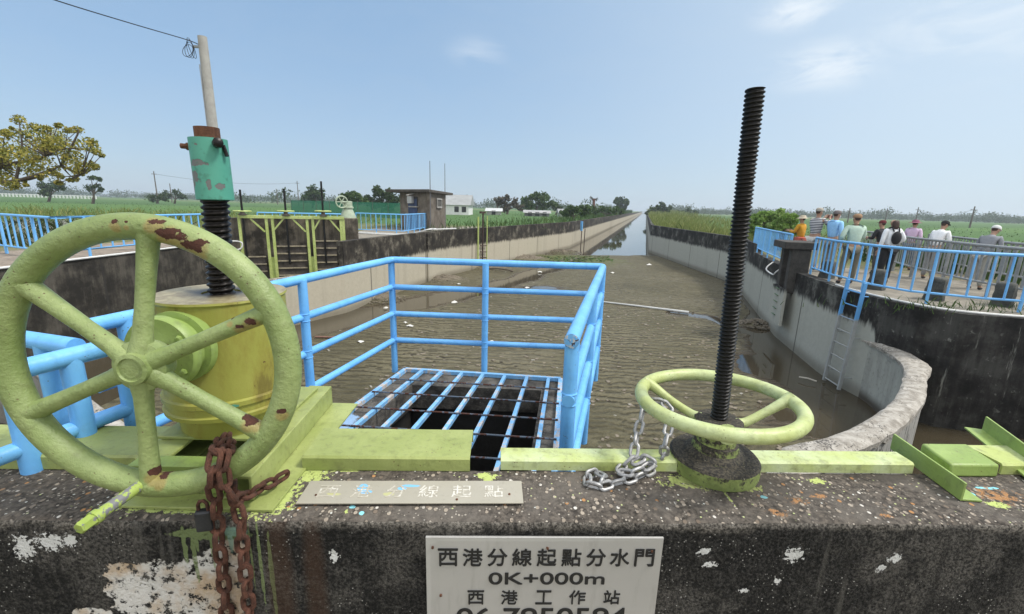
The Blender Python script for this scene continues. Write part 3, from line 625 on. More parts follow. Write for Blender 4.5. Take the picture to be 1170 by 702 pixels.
# ------------------------------------------------------------------ green steelwork along the back edge
LIME = paint('lime_paint', (.255, .30, .09), rust_thr=.72, dirt_amt=.42, dirt=(.13, .14, .05), tint=(.335, .38, .135), sc=1.)
PALE = paint('pale_lime_paint', (.40, .46, .15), rust_thr=.70, dirt_amt=.4, tint=(.50, .57, .34))
GREEN = paint('leaf_green_paint', (.22, .31, .075), rust_thr=.75, dirt_amt=.3, tint=(.28, .38, .11))
def chan(name, u0, u1, v0, v1, h, mat, label, leg=None):      # inverted steel channel lying on the wall
    b = B(); th_ = .006; leg = leg or h
    poly = lambda u: [W(u, v0, ZT+.002+h-leg), W(u, v0, ZT+h-.006), W(u, v0+.006, ZT+h), W(u, v1-.006, ZT+h), W(u, v1, ZT+h-.006), W(u, v1, ZT+.002), W(u, v1-th_, ZT+.002), W(u, v1-th_, ZT+h-th_), W(u, v0+th_, ZT+h-th_), W(u, v0+th_, ZT+.002+h-leg)]
    b.extr(poly(u0), ud*(u1-u0)); o = b.obj(name, mat, loc=W((u0+u1)/2, (v0+v1)/2, ZT), smooth=30); tag(o, label, 'steel beam'); return o
chan('steel_channel', -.578, -.102, .207, .375, .045, LIME, 'short lime green steel channel between the gearbox base and the blue grating')
chan('steel_channel', -2.6, -1.02, .200, .375, .045, LIME, 'lime green steel channel running behind the big handwheel rim')
chan('steel_beam', -.013, 1.225, .215, .285, .036, PALE, 'pale green narrow steel beam running under the small handwheel')
b = B(); b.extr([W(1.325, .20, ZT+.001), W(1.327, .205, ZT+.040), W(1.345, .32, ZT+.044), W(1.345, .32, ZT+.001)], ud*.15); o = b.obj('steel_block', GREEN, loc=W(1.4, .26, ZT), smooth=30, bevel=.006)
tag(o, 'chunky green painted steel block end beside the sloping angle irons', 'steel beam')
chan('steel_channel', 1.50, 3.0, .215, .33, .036, PALE, 'whitish green steel channel at the edge of the view past the angle irons')
def angle(a, c, hgt, fl, side, label):
    a, c = V(a), V(c); d = (c-a); d.z = 0; s = V((d.y, -d.x, 0)).normalized()*side; b = B()
    b.extr([a, a+V((0, 0, hgt)), a+V((0, 0, hgt))+s*.006, a+V((0, 0, .006))+s*.006, a+V((0, 0, .006))+s*fl, a+s*fl], c-a)
    o = b.obj('angle_iron', GREEN, loc=a, smooth=0, bevel=.0012); tag(o, label, 'angle iron', 'angle irons across the gate wall'); return o
angle((1.238, 1.055, .902), (1.262, 1.315, .906), .054, .055, 1, 'green angle iron ending at a torn flange on the pebbly wall top')
angle((1.545, 1.02, .902), (1.665, 1.41, .93), .055, .055, -1, 'green angle iron leaning over the chunky green block at the edge of view')

# ------------------------------------------------------------------ big hoist with gearbox
WC, WN, WR = V((-.803, .92, 1.291)), V((-.06, 1, -.05)).normalized(), .2985
AX = PY(253, 334, 1.26); DX, DY = AX.x, 1.26; DZT = PY(253, 334, 1.26).z; DR = .455*(PY(327, 327, 1.26).x-PY(179, 337, 1.26).x)
rim_spots = []
def on_wheel(px, py): return PP(px, py, (WC.x, WC.y-.03), (WC.x+1, WC.y-.03+.06))
for px, py, s in ((187, 267, .016), (178, 266, .012), (213, 282, .014), (222, 286, .009), (222, 279, .011), (199, 271, .011), (165, 253, .010), (172, 254, .007), (121, 253.5, .006), (135, 254, .003), (282, 369, .010), (270, 374, .008), (258, 366, .004), (283, 481, .011), (290, 484, .007), (176, 540, .010), (185, 545, .008), (322, 470, .007)):
    p = on_wheel(px, py); rim_spots.append((p.x, p.y, p.z, s*1.25, .05, s*.85))
WHEELP = paint('wheel_green_paint', (.182, .24, .076), rust_thr=.765, dirt_amt=.34, dirt=(.12, .13, .05), tint=(.27, .33, .128), spots=rim_spots, sc=1.2, bump=1.)
DRUMP = paint('drum_olive_paint', (.24, .265, .045), rust_thr=.84, dirt_amt=.45, tint=(.33, .345, .085), dirt=(.12, .10, .02))
hoist = thing('gearbox_hoist', (DX, DY, .9), 'green gearbox hoist with big upright spoked handwheel and teal sleeve on its spindle', 'sluice hoist')
wh = B().torus(WC, WN, WR, .0285, 96, 20).obj('handwheel', WHEELP, hoist)
HC = WC-WN*.045
b = B(); b.lathe([(.050, .055), (.058, .03), (.056, .012), (.036, .004), (.034, -.012), (.026, -.014), (.024, -.010), (.018, -.010), (.018, -.0105)], HC, WN, 36); b.obj('hub', WHEELP, wh)
ex = V((0, 0, 1)).cross(WN).normalized()*-1; ex = WN.cross(V((0, 0, 1))).normalized(); ez = ex.cross(WN)
if ex.x < 0: ex = -ex
for k in range(6):
    a = rad(84+60*k); d = ex*math.cos(a)+V((0, 0, 1))*math.sin(a); d = (d-WN*d.dot(WN)).normalized()
    p0 = HC+WN*.02+d*.03; p1 = WC+d*(WR+.004); side = d.cross(WN)
    b = B(); pts = [lerp(p0, p1, q) for q in (0, .15, .4, .7, .88, .96, 1)]; rs = [.025, .0185, .0172, .0188, .021, .027, .029]
    b.tube(pts, rs, 14); b.obj('spoke', WHEELP, wh)
hs = PY(170, 548, .905); he = PY(91, 604, .755)
HANDP = paint('handle_paint', (.27, .36, .07), rust_thr=.8, dirt_amt=.3, worn=((.17, .17, .18), .73), tint=(.36, .45, .12), sc=2)
hd_ = (he-hs).normalized(); b = B(); b.tube([hs-hd_*.01, he-hd_*.03], .0125, 16); b.lathe([(.0155, -.006), (.0155, .006)], he-hd_*.031, hd_, 18); hb = b.obj('crank_handle', HANDP, wh)
B().lathe([(.0135, 0), (.0135, .024), (.011, .027)], he-hd_*.025, hd_, 6).obj('hex_nut', HANDP, hb, smooth=0)
# drum
b = B(); b.lathe([(DR*.80, .985-DZT), (DR*.82, 1.045-DZT), (DR*.99, 1.05-DZT), (DR*1.0, 1.062-DZT), (DR*.965, 1.066-DZT), (DR*.965, 1.085-DZT), (DR*1.0, 1.089-DZT), (DR*1.0, 1.102-DZT), (DR*.955, 1.106-DZT), (DR*.95, -.012), (DR*.975, -.006), (DR*.965, 0), (.05, .0), (.05, -.004)], (DX, DY, DZT), seg=64)
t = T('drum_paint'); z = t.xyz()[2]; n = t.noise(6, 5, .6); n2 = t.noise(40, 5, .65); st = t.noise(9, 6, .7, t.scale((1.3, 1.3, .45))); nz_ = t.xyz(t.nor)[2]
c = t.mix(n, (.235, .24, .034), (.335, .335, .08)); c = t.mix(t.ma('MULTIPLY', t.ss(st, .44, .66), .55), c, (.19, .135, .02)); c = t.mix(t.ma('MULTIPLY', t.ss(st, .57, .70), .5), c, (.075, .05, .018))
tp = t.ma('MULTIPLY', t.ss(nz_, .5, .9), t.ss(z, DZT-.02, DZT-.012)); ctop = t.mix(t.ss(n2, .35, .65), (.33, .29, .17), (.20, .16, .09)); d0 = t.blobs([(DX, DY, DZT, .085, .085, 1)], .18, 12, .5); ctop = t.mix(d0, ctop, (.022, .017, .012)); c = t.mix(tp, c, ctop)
c = t.mix(t.ss(n2, .70, .72), c, (.08, .03, .015))
c = t.mix(t.blobs([(DX+.09, DY-.17, 1.092, .018, .06, .006)], .3, 50, .1), c, (.08, .25, .18))
DRUMM = t.out(c, .42, t.ma('ADD', n2, n), .25, .004); b.obj('gear_drum', DRUMM, hoist)
gc = PY(181, 405, 1.03); GR = .094
b = B(); b.lathe([(.02, -.012), (.03, -.010), (.055, -.002), (GR*.96, 0), (GR, .006), (GR, .024), (GR*.86, .028), (GR*.86, .05), (GR*1.02, .054), (GR*1.02, .078), (GR*.9, .082), (GR*.88, .22)], (gc.x, 1.03, gc.z), (0.06, 1, 0), 48); g = b.obj('gear_housing', GREEN, hoist)
for a in (35, 105, 180, 250, 325):
    p = V((gc.x+GR*.8*math.cos(rad(a)), 1.03, gc.z+GR*.8*math.sin(rad(a)))); B().lathe([(.009, .0), (.009, -.009), (.005, -.012)], p, (0, 1, 0), 6).obj('bolt', GREEN, g, smooth=0)
B().cyl(HC+WN*.04, (gc.x, 1.03, gc.z), .02, 18).obj('drive_shaft', WHEELP, hoist)
# spindle, sleeve
def sp(px, py): return PY(px, py, 1.26)
GREASE = plain('greasy_steel', (.014, .012, .011), .38, .4, 30, .2, .002, .6)
s0, s1 = V((DX, DY, DZT-.01)), sp(245.5, 226)
mm_ = (s1-s0).normalized()
B().screw(s0, s1+mm_*.05, .0355, .0168, .0065, 30, 10).obj('spindle', GREASE, hoist)
c0, c1 = sp(246.5, 229), sp(237.5, 159); ca = (c1-c0).normalized(); CRD = .5*(sp(264, 227).x-sp(226.8, 227).x)
t = T('teal_paint'); n = t.noise(9, 5, .6); n2 = t.noise(60, 4, .7); c = t.mix(n, (.05, .25, .18), (.085, .32, .24)); q = t.noise(13, 3, .5, dist=.6)
pe = t.blobs([(sp(236, 188).x+.0, 1.20, sp(238, 188).z, .027, .08, .012), (sp(229, 213).x, 1.21, sp(229, 213).z, .016, .06, .036), (sp(234, 205).x, 1.2, sp(234, 203).z, .018, .06, .014), (sp(251, 212).x, 1.21, sp(251, 211).z, .006, .06, .012), (sp(259, 214).x, 1.22, sp(260, 214).z, .008, .06, .008), (sp(237, 168).x, 1.2, sp(237, 167).z, .006, .06, .004)], .85, 30, .03)
pe = t.ma('MAXIMUM', pe, t.ss(n2, .74, .75)); c = t.mix(pe, c, (.13, .135, .13)); c = t.mix(t.ma('MULTIPLY', t.ss(t.noise(50, 5), .56, .7), .5), c, (.035, .13, .09))
TEAL = t.out(c, .5, t.ma('ADD', t.ma('MULTIPLY', pe, -1.), t.ma('MULTIPLY', n2, .2)), .7, .004)
L = (c1-c0).length; b = B(); b.lathe([(CRD*.9, 0), (CRD, .002), (CRD, L), (CRD*.86, L), (CRD*.86, L-.02)], c0, ca, 40); sl_ = b.obj('sleeve', TEAL, hoist)
e1 = sp(236.3, 146); b = B(); b.lathe([(CRD*.66, -.03), (CRD*.66, (e1-c1).length), (CRD*.58, (e1-c1).length), (CRD*.58, 0)], c1, ca, 30); b.obj('stub_pipe', RUST, hoist)
p = sp(219, 168); B().lathe([(.007, -.02), (.007, 0), (.010, .002), (.010, .012), (.007, .013), (.007, .026)], p, (-1, -.25, .05), 8).obj('bolt', RUST, sl_)
p = sp(259, 167); b = B(); b.lathe([(.008, -.02), (.008, .012), (.013, .014), (.013, .03), (.006, .034)], p-V((.014, .02, 0)), (.5, -.6, .1), 8); b.cyl(p+V((-.003, -.01, -.0)), p+V((.006, -.012, -.028)), .005, 8); b.obj('bolt', GREASE, sl_)
# base: plate, two beams, front channel
def ibeam(x0, x1, y0, y1, z0, z1, name, skew=0.):
    b = B(); t_ = .008; xm = (x0+x1)/2
    b.extr([(x0, y0, z0), (x1, y0, z0), (x1, y0, z0+t_), (xm+t_/2, y0, z0+t_), (xm+t_/2, y0, z1-t_), (x1, y0, z1-t_), (x1, y0, z1), (x0, y0, z1), (x0, y0, z1-t_), (xm-t_/2, y0, z1-t_), (xm-t_/2, y0, z0+t_), (x0, y0, z0+t_)], (skew, y1-y0, 0))
    return b.obj(name, LIME, hoist, smooth=0, bevel=.0015)
B().box((-.768, 1.235, .9045), (.385, .60, .007), 0).obj('base_plate', LIME, hoist, smooth=0, bevel=.0015)
def cbeam(xw, xf, y0, y1, z0, z1, name, skew):      # channel on edge: web at xw, flanges towards xf
    b = B(); q = .009 if xf > xw else -.009
    b.extr([(xw, y0, z0), (xf, y0, z0), (xf, y0, z0+.009), (xw+q, y0, z0+.009), (xw+q, y0, z1-.009), (xf, y0, z1-.009), (xf, y0, z1), (xw, y0, z1)], (skew, y1-y0, 0)); return b.obj(name, LIME, hoist, smooth=0, bevel=.0025)
cbeam(-.638, -.72, .965, 1.53, .909, .978, 'base_beam', -.03)
cbeam(-.985, -.90, 1.03, 1.60, .909, .978, 'base_beam', -.03)
b = B(); b.extr([(-.966, .985, .909), (-.966, .985, .985), (-.966, 1.035, .985), (-.966, 1.035, .979), (-.966, .991, .979), (-.966, .991, .915), (-.966, 1.035, .915), (-.966, 1.035, .909)], (.238, .004, 0)); b.obj('front_channel', GREEN, hoist, smooth=0, bevel=.0015)
B().box((-.852, 1.31, .9835), (.30, .37, .009)).obj('bearing_plate', LIME, hoist, smooth=0, bevel=.002)
p = PZ(363, 478, .92); b = B(); b.lathe([(.014, -.01), (.014, .004), (.010, .005), (.010, .014)], (p.x-.02, p.y, .922), seg=6); b.obj('bolt', GREEN, hoist, smooth=0)

# ------------------------------------------------------------------ small hoist
SA = V((.62, 1.19, .9)); RC, RN, RR = V((.615, 1.2024, 1.1099)), V((-.0226, .0185, 1)).normalized(), .2169
hoist2 = thing('screw_hoist', SA, 'small pale green flat handwheel on a mossy round base with tall black threaded spindle', 'sluice hoist')
t = T('mossy_paint'); n = t.noise(14, 6, .65); n2 = t.noise(70, 5, .7); nzz = t.xyz(t.nor)[2]
c = t.mix(t.ss(n, .35, .65), (.15, .19, .055), (.27, .33, .10)); k = t.ss(t.ma('ADD', t.ma('MULTIPLY', n2, .7), t.ma('ADD', t.ma('MULTIPLY', n, .4), t.ma('MULTIPLY', nzz, .30))), .53, .66); c = t.mix(k, c, t.mix(t.ss(t.noise(150, 4, .7), .42, .62), (.014, .012, .010), (.07, .06, .04))); c = t.mix(t.ss(n2, .66, .70), c, (.30, .28, .2))
MOSSY = t.out(c, .8, t.ma('ADD', n2, n), .7, .006)
b = B(); b.lathe([(.124, .001), (.126, .01), (.126, .040), (.120, .047), (.085, .050), (.080, .058), (.066, .066), (.062, .085), (.055, .088), (.053, .118)], SA, seg=56); b.obj('base_flange', MOSSY, hoist2)
w2spots = []
for px, py, s in ((770, 452, .006), (872, 505, .004), (880, 489, .003)):
    p = PZ(px, py, 1.12); w2spots.append((p.x, p.y, p.z, s, s*1.4, .03))
WH2 = paint('pale_wheel_paint', (.37, .42, .15), rust_thr=.77, dirt_amt=.25, tint=(.49, .56, .30), spots=w2spots, sc=1.3, bump=.5)
w2 = B().torus(RC, RN, RR, .0195, 96, 18).obj('handwheel', WH2, hoist2)
HUBZ = 1.045
b = B(); b.lathe([(.05, HUBZ-.03-SA.z), (.066, HUBZ-.012-SA.z), (.069, HUBZ-.004-SA.z), (.067, HUBZ+.010-SA.z), (.058, HUBZ+.016-SA.z), (.040, HUBZ+.016-SA.z)], SA, seg=40); b.obj('hub', MOSSY, w2)
angs = []
for px, py in ((749, 439), (906, 460)):
    p = PZ(px, py, 1.11)-RC; angs.append(math.atan2(p.y, p.x))
angs.append((angs[0]+angs[1])/2+math.pi)
for a in angs:
    d = V((math.cos(a), math.sin(a), 0)); e = RC+d*RR; e.z = RC.z-(RN.x*d.x+RN.y*d.y)*RR
    h0 = V((SA.x, SA.y, HUBZ))+d*.05; pts = smooth_path([h0, h0+d*.03+V((0, 0, .004)), lerp(h0, e, .55)+V((0, 0, -.004)), lerp(h0, e, .86)+V((0, 0, .004)), e], 5)
    n_ = len(pts); B().tube(pts, [.0165-.004*math.sin(math.pi*min(1, i/n_*1.3))+(.012*max(0, i/n_-.72)/.28) for i in range(n_)], 14).obj('spoke', WH2, w2)
t0, t1 = V((.622, 1.19, .99)), PY(863, 102, 1.19)
B().screw(t0, t1, .0236, .0107, .0042, 26, 8).obj('spindle', plain('black_steel', (.012, .0115, .011), .5, .5, 40, .3, .002, .5), hoist2)

# ------------------------------------------------------------------ chains
def links(b, pts, L, wd, r, roll0=0., jit=.25):
    pts = smooth_path(pts, 14); pitch = L-2.2*r; acc = 0; marks = [pts[0]]
    for a, c in zip(pts, pts[1:]):
        d = (c-a).length
        while acc+d >= pitch:
            tt = (pitch-acc)/d; a = lerp(a, c, tt); d = (c-a).length; marks.append(a.copy()); acc = 0
        acc += d
    ref = V((.3, .8, .5))
    for i, (a, c) in enumerate(zip(marks, marks[1:])):
        z = (c-a).normalized(); x = ref-z*ref.dot(z); x.normalize(); ref = x.copy(); y = z.cross(x)
        an = roll0+(math.pi/2 if i % 2 else 0)+random.uniform(-jit, jit); s = x*math.cos(an)+y*math.sin(an); mid = (a+c)/2; h = L/2-wd/2; R = wd/2-r; loop_ = []
        for k in range(9): q = -math.pi/2+math.pi*k/8; loop_.append(mid+z*(h+R*math.cos(q))+s*R*math.sin(q))
        for k in range(9): q = math.pi/2+math.pi*k/8; loop_.append(mid-z*h+z*R*math.cos(q)+s*R*math.sin(q))
        b.tube(loop_, r, 8, True)
CHR = plain('rusty_chain_steel', (.075, .030, .018), .9, .7, 40, .9, .003, .2)
b = B()
links(b, [PY(254, 500, 1.03), PY(252, 505, .99), PY(246, 520, .875), PY(242, 548, .868), PY(247, 575, .875), PY(249, 610, .878), PY(254, 650, .885), PY(258, 690, .888), PY(261, 730, .888)], .058, .036, .0062)
links(b, [PY(262, 500, 1.03), PY(260, 515, .90), PY(255, 540, .872), PY(262, 566, .87), PY(272, 572, .88), PY(282, 566, .93), PY(302, 556, .99), PY(322, 545, 1.05), PY(338, 537, 1.09)], .055, .034, .006, .6)
links(b, [PY(266, 552, .955), PY(268, 570, .90), PY(275, 592, .885), PY(277, 625, .888), PY(281, 660, .889), PY(285, 700, .889), PY(287, 730, .889)], .056, .035, .0062, .3)
o = b.obj('rusty_chain', CHR, loc=(-.63, .88, .85)); tag(o, 'heavy rusty brown chain looped round the big handwheel rim and hanging down the wall', 'chain')
pd = PY(234, 594, .872); lk = thing('padlock', pd, 'dark grey padlock hanging on the rusty chain against the wall', 'padlock')
LKM = plain('dark_padlock', (.035, .037, .042), .4, .3, 30, .15, .002, .5)
B().box(pd, (.034, .02, .052), .25).obj('lock_body', LKM, lk, smooth=0, bevel=.004)
b = B(); b.tube([pd+V((-.011, 0, .024)), pd+V((-.011, 0, .038)), pd+V((-.006, 0, .048)), pd+V((.003, 0, .05)), pd+V((.010, 0, .044)), pd+V((.012, 0, .024))], .004, 10); b.obj('shackle', CHR, lk)
CHG = plain('galvanised_chain_steel', (.34, .34, .34), .5, .35, 60, .3, .002, .6)
b = B(); rl = RC+V((-RR*.93, .03, .0)); g0 = .909
P_ = lambda x, y, Y: PY(x, y, Y)
Zc = lambda x, y, z=g0: PZ(x, y, z)
tail = [Zc(686, 553, .918), Zc(691, 546, .918), Zc(684, 540), Zc(674, 541), Zc(669, 549), Zc(677, 557), Zc(689, 556), Zc(699, 553), Zc(709, 551), Zc(720, 548), Zc(731, 544), Zc(742, 539), Zc(752, 532), Zc(758, 524, .93)]
right = [P_(759, 512, 1.15), P_(762, 497, 1.18), P_(766, 481, 1.215), P_(766, 467, 1.243)]
over = [P_(757, 459, 1.262), P_(746, 457, 1.282), P_(736, 464, 1.272)]
left = [P_(733, 478, 1.245), P_(728, 497, 1.215), P_(725, 513, 1.17)]
heap = [Zc(722, 527, .93), Zc(712, 532, .92), Zc(706, 538, .915), Zc(716, 542, .92), Zc(730, 539, .925), Zc(742, 533, .93), Zc(747, 526, .94), Zc(738, 523, .945), Zc(728, 527, .935), Zc(718, 534, .925)]
links(b, tail+right+over+left+heap, .051, .031, .0050, .4, .18)
o = b.obj('grey_chain', CHG, loc=(.3, 1.1, .9)); tag(o, 'galvanised grey chain looped over the small handwheel rim and piled on the wall', 'chain')

# ------------------------------------------------------------------ blue cage, grating and its concrete shaft
BLUE = paint('blue_paint', (.125, .39, .78), rust_thr=.80, dirt_amt=.12, dirt=(.10, .16, .22), tint=(.17, .47, .84), rough=.38, bump=.3, sc=.9)
TL, TM, TN = V((-1.007, 3.6, 0)), V((-1.238, 2.534, 0)), V((-1.465, 1.595, 0)); BR, BN, BM = V((.727, 3.529, 0)), V((.211, 1.463, 0)), V((-.223, 3.544, 0))
RZ = (1.2, .973, .744, .51); PR = .027; GZ = .27
cage = thing('platform_railing', (-.3, 2.6, GZ), 'bright blue tubular railing around the grated shaft behind the wall', 'railing')
z = lambda p, h: V((p.x, p.y, h))
for i, h in enumerate(RZ):
    r = PR if i == 0 else PR*.86
    pts = [z(TN+(TN-TM)*.13, h), z(TL, h), z(BR, h), z(BN, h)]
    def rnd(P, q=.035):
        o_ = [P[0]]
        for a, c, d in zip(P, P[1:], P[2:]): o_ += [c+(a-c).normalized()*q, c+(a-c).normalized()*q*.3+(d-c).normalized()*q*.3, c+(d-c).normalized()*q]
        return o_+[P[-1]]
    b = B(); b.tube(rnd(pts) if i == 0 else rnd(pts, .01), r, 18); ro = b.obj('rail', BLUE, cage)
    if i == 0:
        t = T('worn_cap'); n = t.noise(70, 4, .7); c = t.mix(t.ss(n, .52, .56), (.13, .36, .66), (.45, .45, .43)); c = t.mix(t.ss(t.noise(60, 3), .6, .62), c, (.05, .02, .012))
        d = (BN-BR).normalized(); B().lathe([(PR*.97, 0), (PR*.97, .003), (PR*.8, .004)], z(BN, h)+d*.001, d, 24).obj('end_cap', t.out(c, .6, n, .3, .002), ro)
for p in (TL, TM, TN, BM, BR, BN, lerp(BR, BN, .5)):
    q = p+((BR-BN).normalized()*.03 if p is BN else V((0, 0, 0)))
    b = B(); b.tube([z(q, GZ-.05), z(q, 1.2)], PR*.98, 18)
    for h in RZ[1:]: b.torus(z(q, h+PR*.8), (0, 0, 1), PR*.97, .0035, 20, 6); b.torus(z(q, h-PR*.8), (0, 0, 1), PR*.97, .0035, 20, 6)
    b.obj('post', BLUE, cage)
side = thing('side_railing', PZ(70, 410, 1.19), 'blue pipe railing running off behind the big handwheel spokes', 'railing')
a0, a1 = PZ(87, 396.5, 1.19), PZ(-40, 377, 1.19); c0_, c1_ = PZ(132, 395, 1.19), PZ(-60, 443, 1.19)
B().tube([a0, a1], PR, 18).obj('rail', BLUE, side); B().tube([c0_, c1_], PR, 18).obj('rail', BLUE, side)
for p in (lerp(c0_, c1_, .33), lerp(c0_, c1_, .69), c0_+V((.0, .02, 0)), lerp(a0, a1, .28)):
    B().tube([V((p.x, p.y, .0)), V((p.x, p.y, 1.185))], PR if p.x > -1.3 else PR*.95, 18).obj('post', BLUE, side)
for h in (.97, .74):
    B().tube([V((c0_.x, c0_.y+.02, h)), V((c1_.x, c1_.y+.02, h))], PR*.86, 16).obj('rail', BLUE, side)
fl, fr, nl, nr = V((-.896, 3.52, 0)), V((.418, 3.40, 0)), V((-1.385, 1.49, 0)), V((.165, 1.40, 0))
GRATEP = paint('grating_paint', (.17, .40, .68), rust_thr=.63, dirt_amt=.3, rust=(.12, .07, .05), worn=((.46, .42, .39), .80), sc=2.2, tint=(.24, .50, .80))
gr = thing('steel_grating', (-.4, 2.4, GZ), 'blue steel bar grating lying over the dark shaft inside the railing', 'grating')
def gp(s, tt, h): return z(lerp(lerp(nl, nr, s), lerp(fl, fr, s), tt), h)
ED = [(gp(0, 0, GZ), gp(0, 1, GZ)), (gp(1, 0, GZ), gp(1, 1, GZ)), (gp(0, 1, GZ+.002), gp(1, 1, GZ+.002)), (gp(0, 0, GZ+.002), gp(1, 0, GZ+.002))]
for a, c in ED: B().bar(a, c, .034, .03).obj('frame_bar', GRATEP, gr, smooth=0)
for s in (.115, .24, .375, .51, .65, .79, .925): B().bar(gp(s, 0.0, GZ+.001), gp(s, 1, GZ+.001), .026, .028).obj('flat_bar', GRATEP, gr, smooth=0)
RODM = paint('rod_paint', (.07, .10, .14), rust_thr=.5, dirt_amt=.5, rough=.7)
for k in range(1, 8): B().tube([gp(0, k/8, GZ+.022), gp(1, k/8, GZ+.022)], .0065, 8).obj('rod', RODM, gr)
sh = thing('grated_shaft', (-.4, 2.4, -2.6), 'dark square concrete shaft under the blue grating', 'shaft')
cc = (fl+fr+nl+nr)/4
def ring(k0, k1, z0, z1, name, mat):          # hollow quad tube
    b = B(); q = [nl, nr, fr, fl]; lo, li, ho, hi = [], [], [], []
    for p, kk in zip(q, k1):
        oo = cc+(p-cc)*k0; ii = cc+(p-cc)*kk
        lo.append(b.bm.verts.new(z(oo, z0))); ho.append(b.bm.verts.new(z(oo, z1))); li.append(b.bm.verts.new(z(ii, z0))); hi.append(b.bm.verts.new(z(ii, z1)))
    for i in range(4):
        j = (i+1) % 4; b.face((lo[i], lo[j], ho[j], ho[i])); b.face((li[i], hi[i], hi[j], li[j])); b.face((ho[i], ho[j], hi[j], hi[i])); b.face((lo[i], li[i], li[j], lo[j]))
    return b.obj(name, mat, sh, smooth=0)
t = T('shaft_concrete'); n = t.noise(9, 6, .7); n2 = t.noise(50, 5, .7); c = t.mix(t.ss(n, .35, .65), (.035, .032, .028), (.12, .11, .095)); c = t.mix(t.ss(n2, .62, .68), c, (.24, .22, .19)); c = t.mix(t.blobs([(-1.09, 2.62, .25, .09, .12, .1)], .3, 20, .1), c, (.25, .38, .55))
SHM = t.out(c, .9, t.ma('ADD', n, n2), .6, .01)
ring(1.10, (.80, .80, .80, .74), .06, GZ-.018, 'shaft_rim', SHM); ring(.98, (.82, .82, .82, .78), -2.65, .058, 'shaft_wall', plain('black_shaft_concrete', (.018, .017, .016), .7, .4, 4, .4, .02))  # inner shaft walls get a near-black base colour
b = B(); b.face([b.bm.verts.new(z(cc+(p-cc)*.9, -1.6)) for p in (nl, nr, fr, fl)]); b.obj('shaft_floor', MATS.get('x') or plain('black_shaft_floor', (.012, .011, .01), .6), sh, smooth=0)  # near-black sheet closing the bottom of the shaft
# ------------------------------------------------------------------ fences
FBLUE = paint('fence_blue_paint', (.15, .43, .80), rust_thr=.85, dirt_amt=.1, tint=(.19, .49, .85), sc=.5, bump=.1)
GALV = plain('galvanised_steel', (.30, .31, .31), .5, .2, 12, .15, .002, .3)
def walk(pts, step):
    pts = [V(p) for p in pts]; tot = sum((c-a).length for a, c in zip(pts, pts[1:])); n = max(1, round(tot/step)); out = []
    for k in range(n+1):
        d = tot*k/n
        for a, c in zip(pts, pts[1:]):
            L = (c-a).length
            if d <= L+1e-6: out.append((lerp(a, c, min(1, d/L)), (c-a).normalized())); break
            d -= L
    return out
def fence(name, pts, label, cat, h=1.08, bal=.3, per=5, rr=.03, br=.017, pr=.028, mat=None, z0=0., bot=.22, flat=None, group=None):
    mat = mat or FBLUE; pts = [V((p[0], p[1], 0)) for p in pts]; up = V((0, 0, 1))
    f = thing(name, (pts[0].x, pts[0].y, z0), label, cat, group)
    B().tube([p+up*(z0+h) for p in pts], rr, 12).obj('top_rail', mat, f); B().tube([p+up*(z0+bot) for p in pts], rr*.75, 10).obj('bottom_rail', mat, f)
    pos = walk(pts, bal)
    while len(pos) > 118: bal *= 1.2; pos = walk(pts, bal)
    for i, (p, d) in enumerate(pos):
        if i % per == 0 or i == len(pos)-1:
            B().tube([p+up*(z0-.05), p+up*(z0+h)], pr, 10).obj('post', mat, f)
        elif flat: B().bar(p+up*(z0+bot), p+up*(z0+h-.01), flat[0], flat[1], up=d.cross(up)).obj('baluster', mat, f, smooth=0)
        else: B().tube([p+up*(z0+bot), p+up*(z0+h)], br, 8).obj('baluster', mat, f)
    return f
fence('blue_fence', [(-24, 16.3), (-11.62, 11.1), (-11.55, 14), (-11.55, 17.3)], 'long blue metal fence along the dark bank behind the big handwheel', 'fence', bal=.36, per=5, rr=.033, br=.022, pr=.035)
fence('blue_fence', [(-11.2, 19.4), (-7.6, 20.7)], 'blue metal fence just behind the row of lime green sluice gates', 'fence', h=1.12, bal=.3, per=4)
fence('blue_fence', [(-8.75, 24.6), (-6.0, 24.1), (-5.65, 29.6)], 'blue metal fence standing in front of the concrete hut', 'fence', h=1.1, bal=.3, per=4)
wl = [(10.95, 20.2), (9.62, 16.6), (8.62, 13.75)]
fence('blue_fence', wl, 'short blue fence on the canal edge beyond the dark concrete gate frame', 'fence', h=1.06, bal=.2, per=6, br=.014)
fence('blue_fence', [(8.42, 12.35), (8.0, 10.9), (7.85, 9.5), (8.0, 8.72), (8.85, 8.12), (10.5, 7.62), (13, 7.0)], 'blue metal fence running in front of the standing people and curving with the bank', 'fence', h=1.05, bal=.27, per=5, rr=.03, br=.019)
rp = [PZ(958, 262, 1.1), PZ(996, 265.5, 1.1), PZ(1047, 272.5, 1.1), PZ(1121, 280.5, 1.1), PZ(1172, 285, 1.1)]
rp.append(rp[-1]*2-rp[-2])
fence('grey_railing', rp, 'galvanised grey bridge railing of flat uprights the visitors lean over', 'railing', h=1.1, bal=.17, per=9, rr=.035, pr=.04, mat=GALV, flat=(.065, .012), bot=.3)
nrm = V((rp[3].y-rp[1].y, rp[1].x-rp[3].x, 0)).normalized()*-1
if nrm.x < 0: nrm = -nrm
rq = [p+nrm*1.7 for p in rp[1:]]
fence('grey_railing', rq, 'second galvanised grey railing on the far side of the small bridge near the black cap', 'railing', h=1.1, bal=.2, per=9, rr=.035, pr=.04, mat=GALV, flat=(.065, .012), bot=.3)

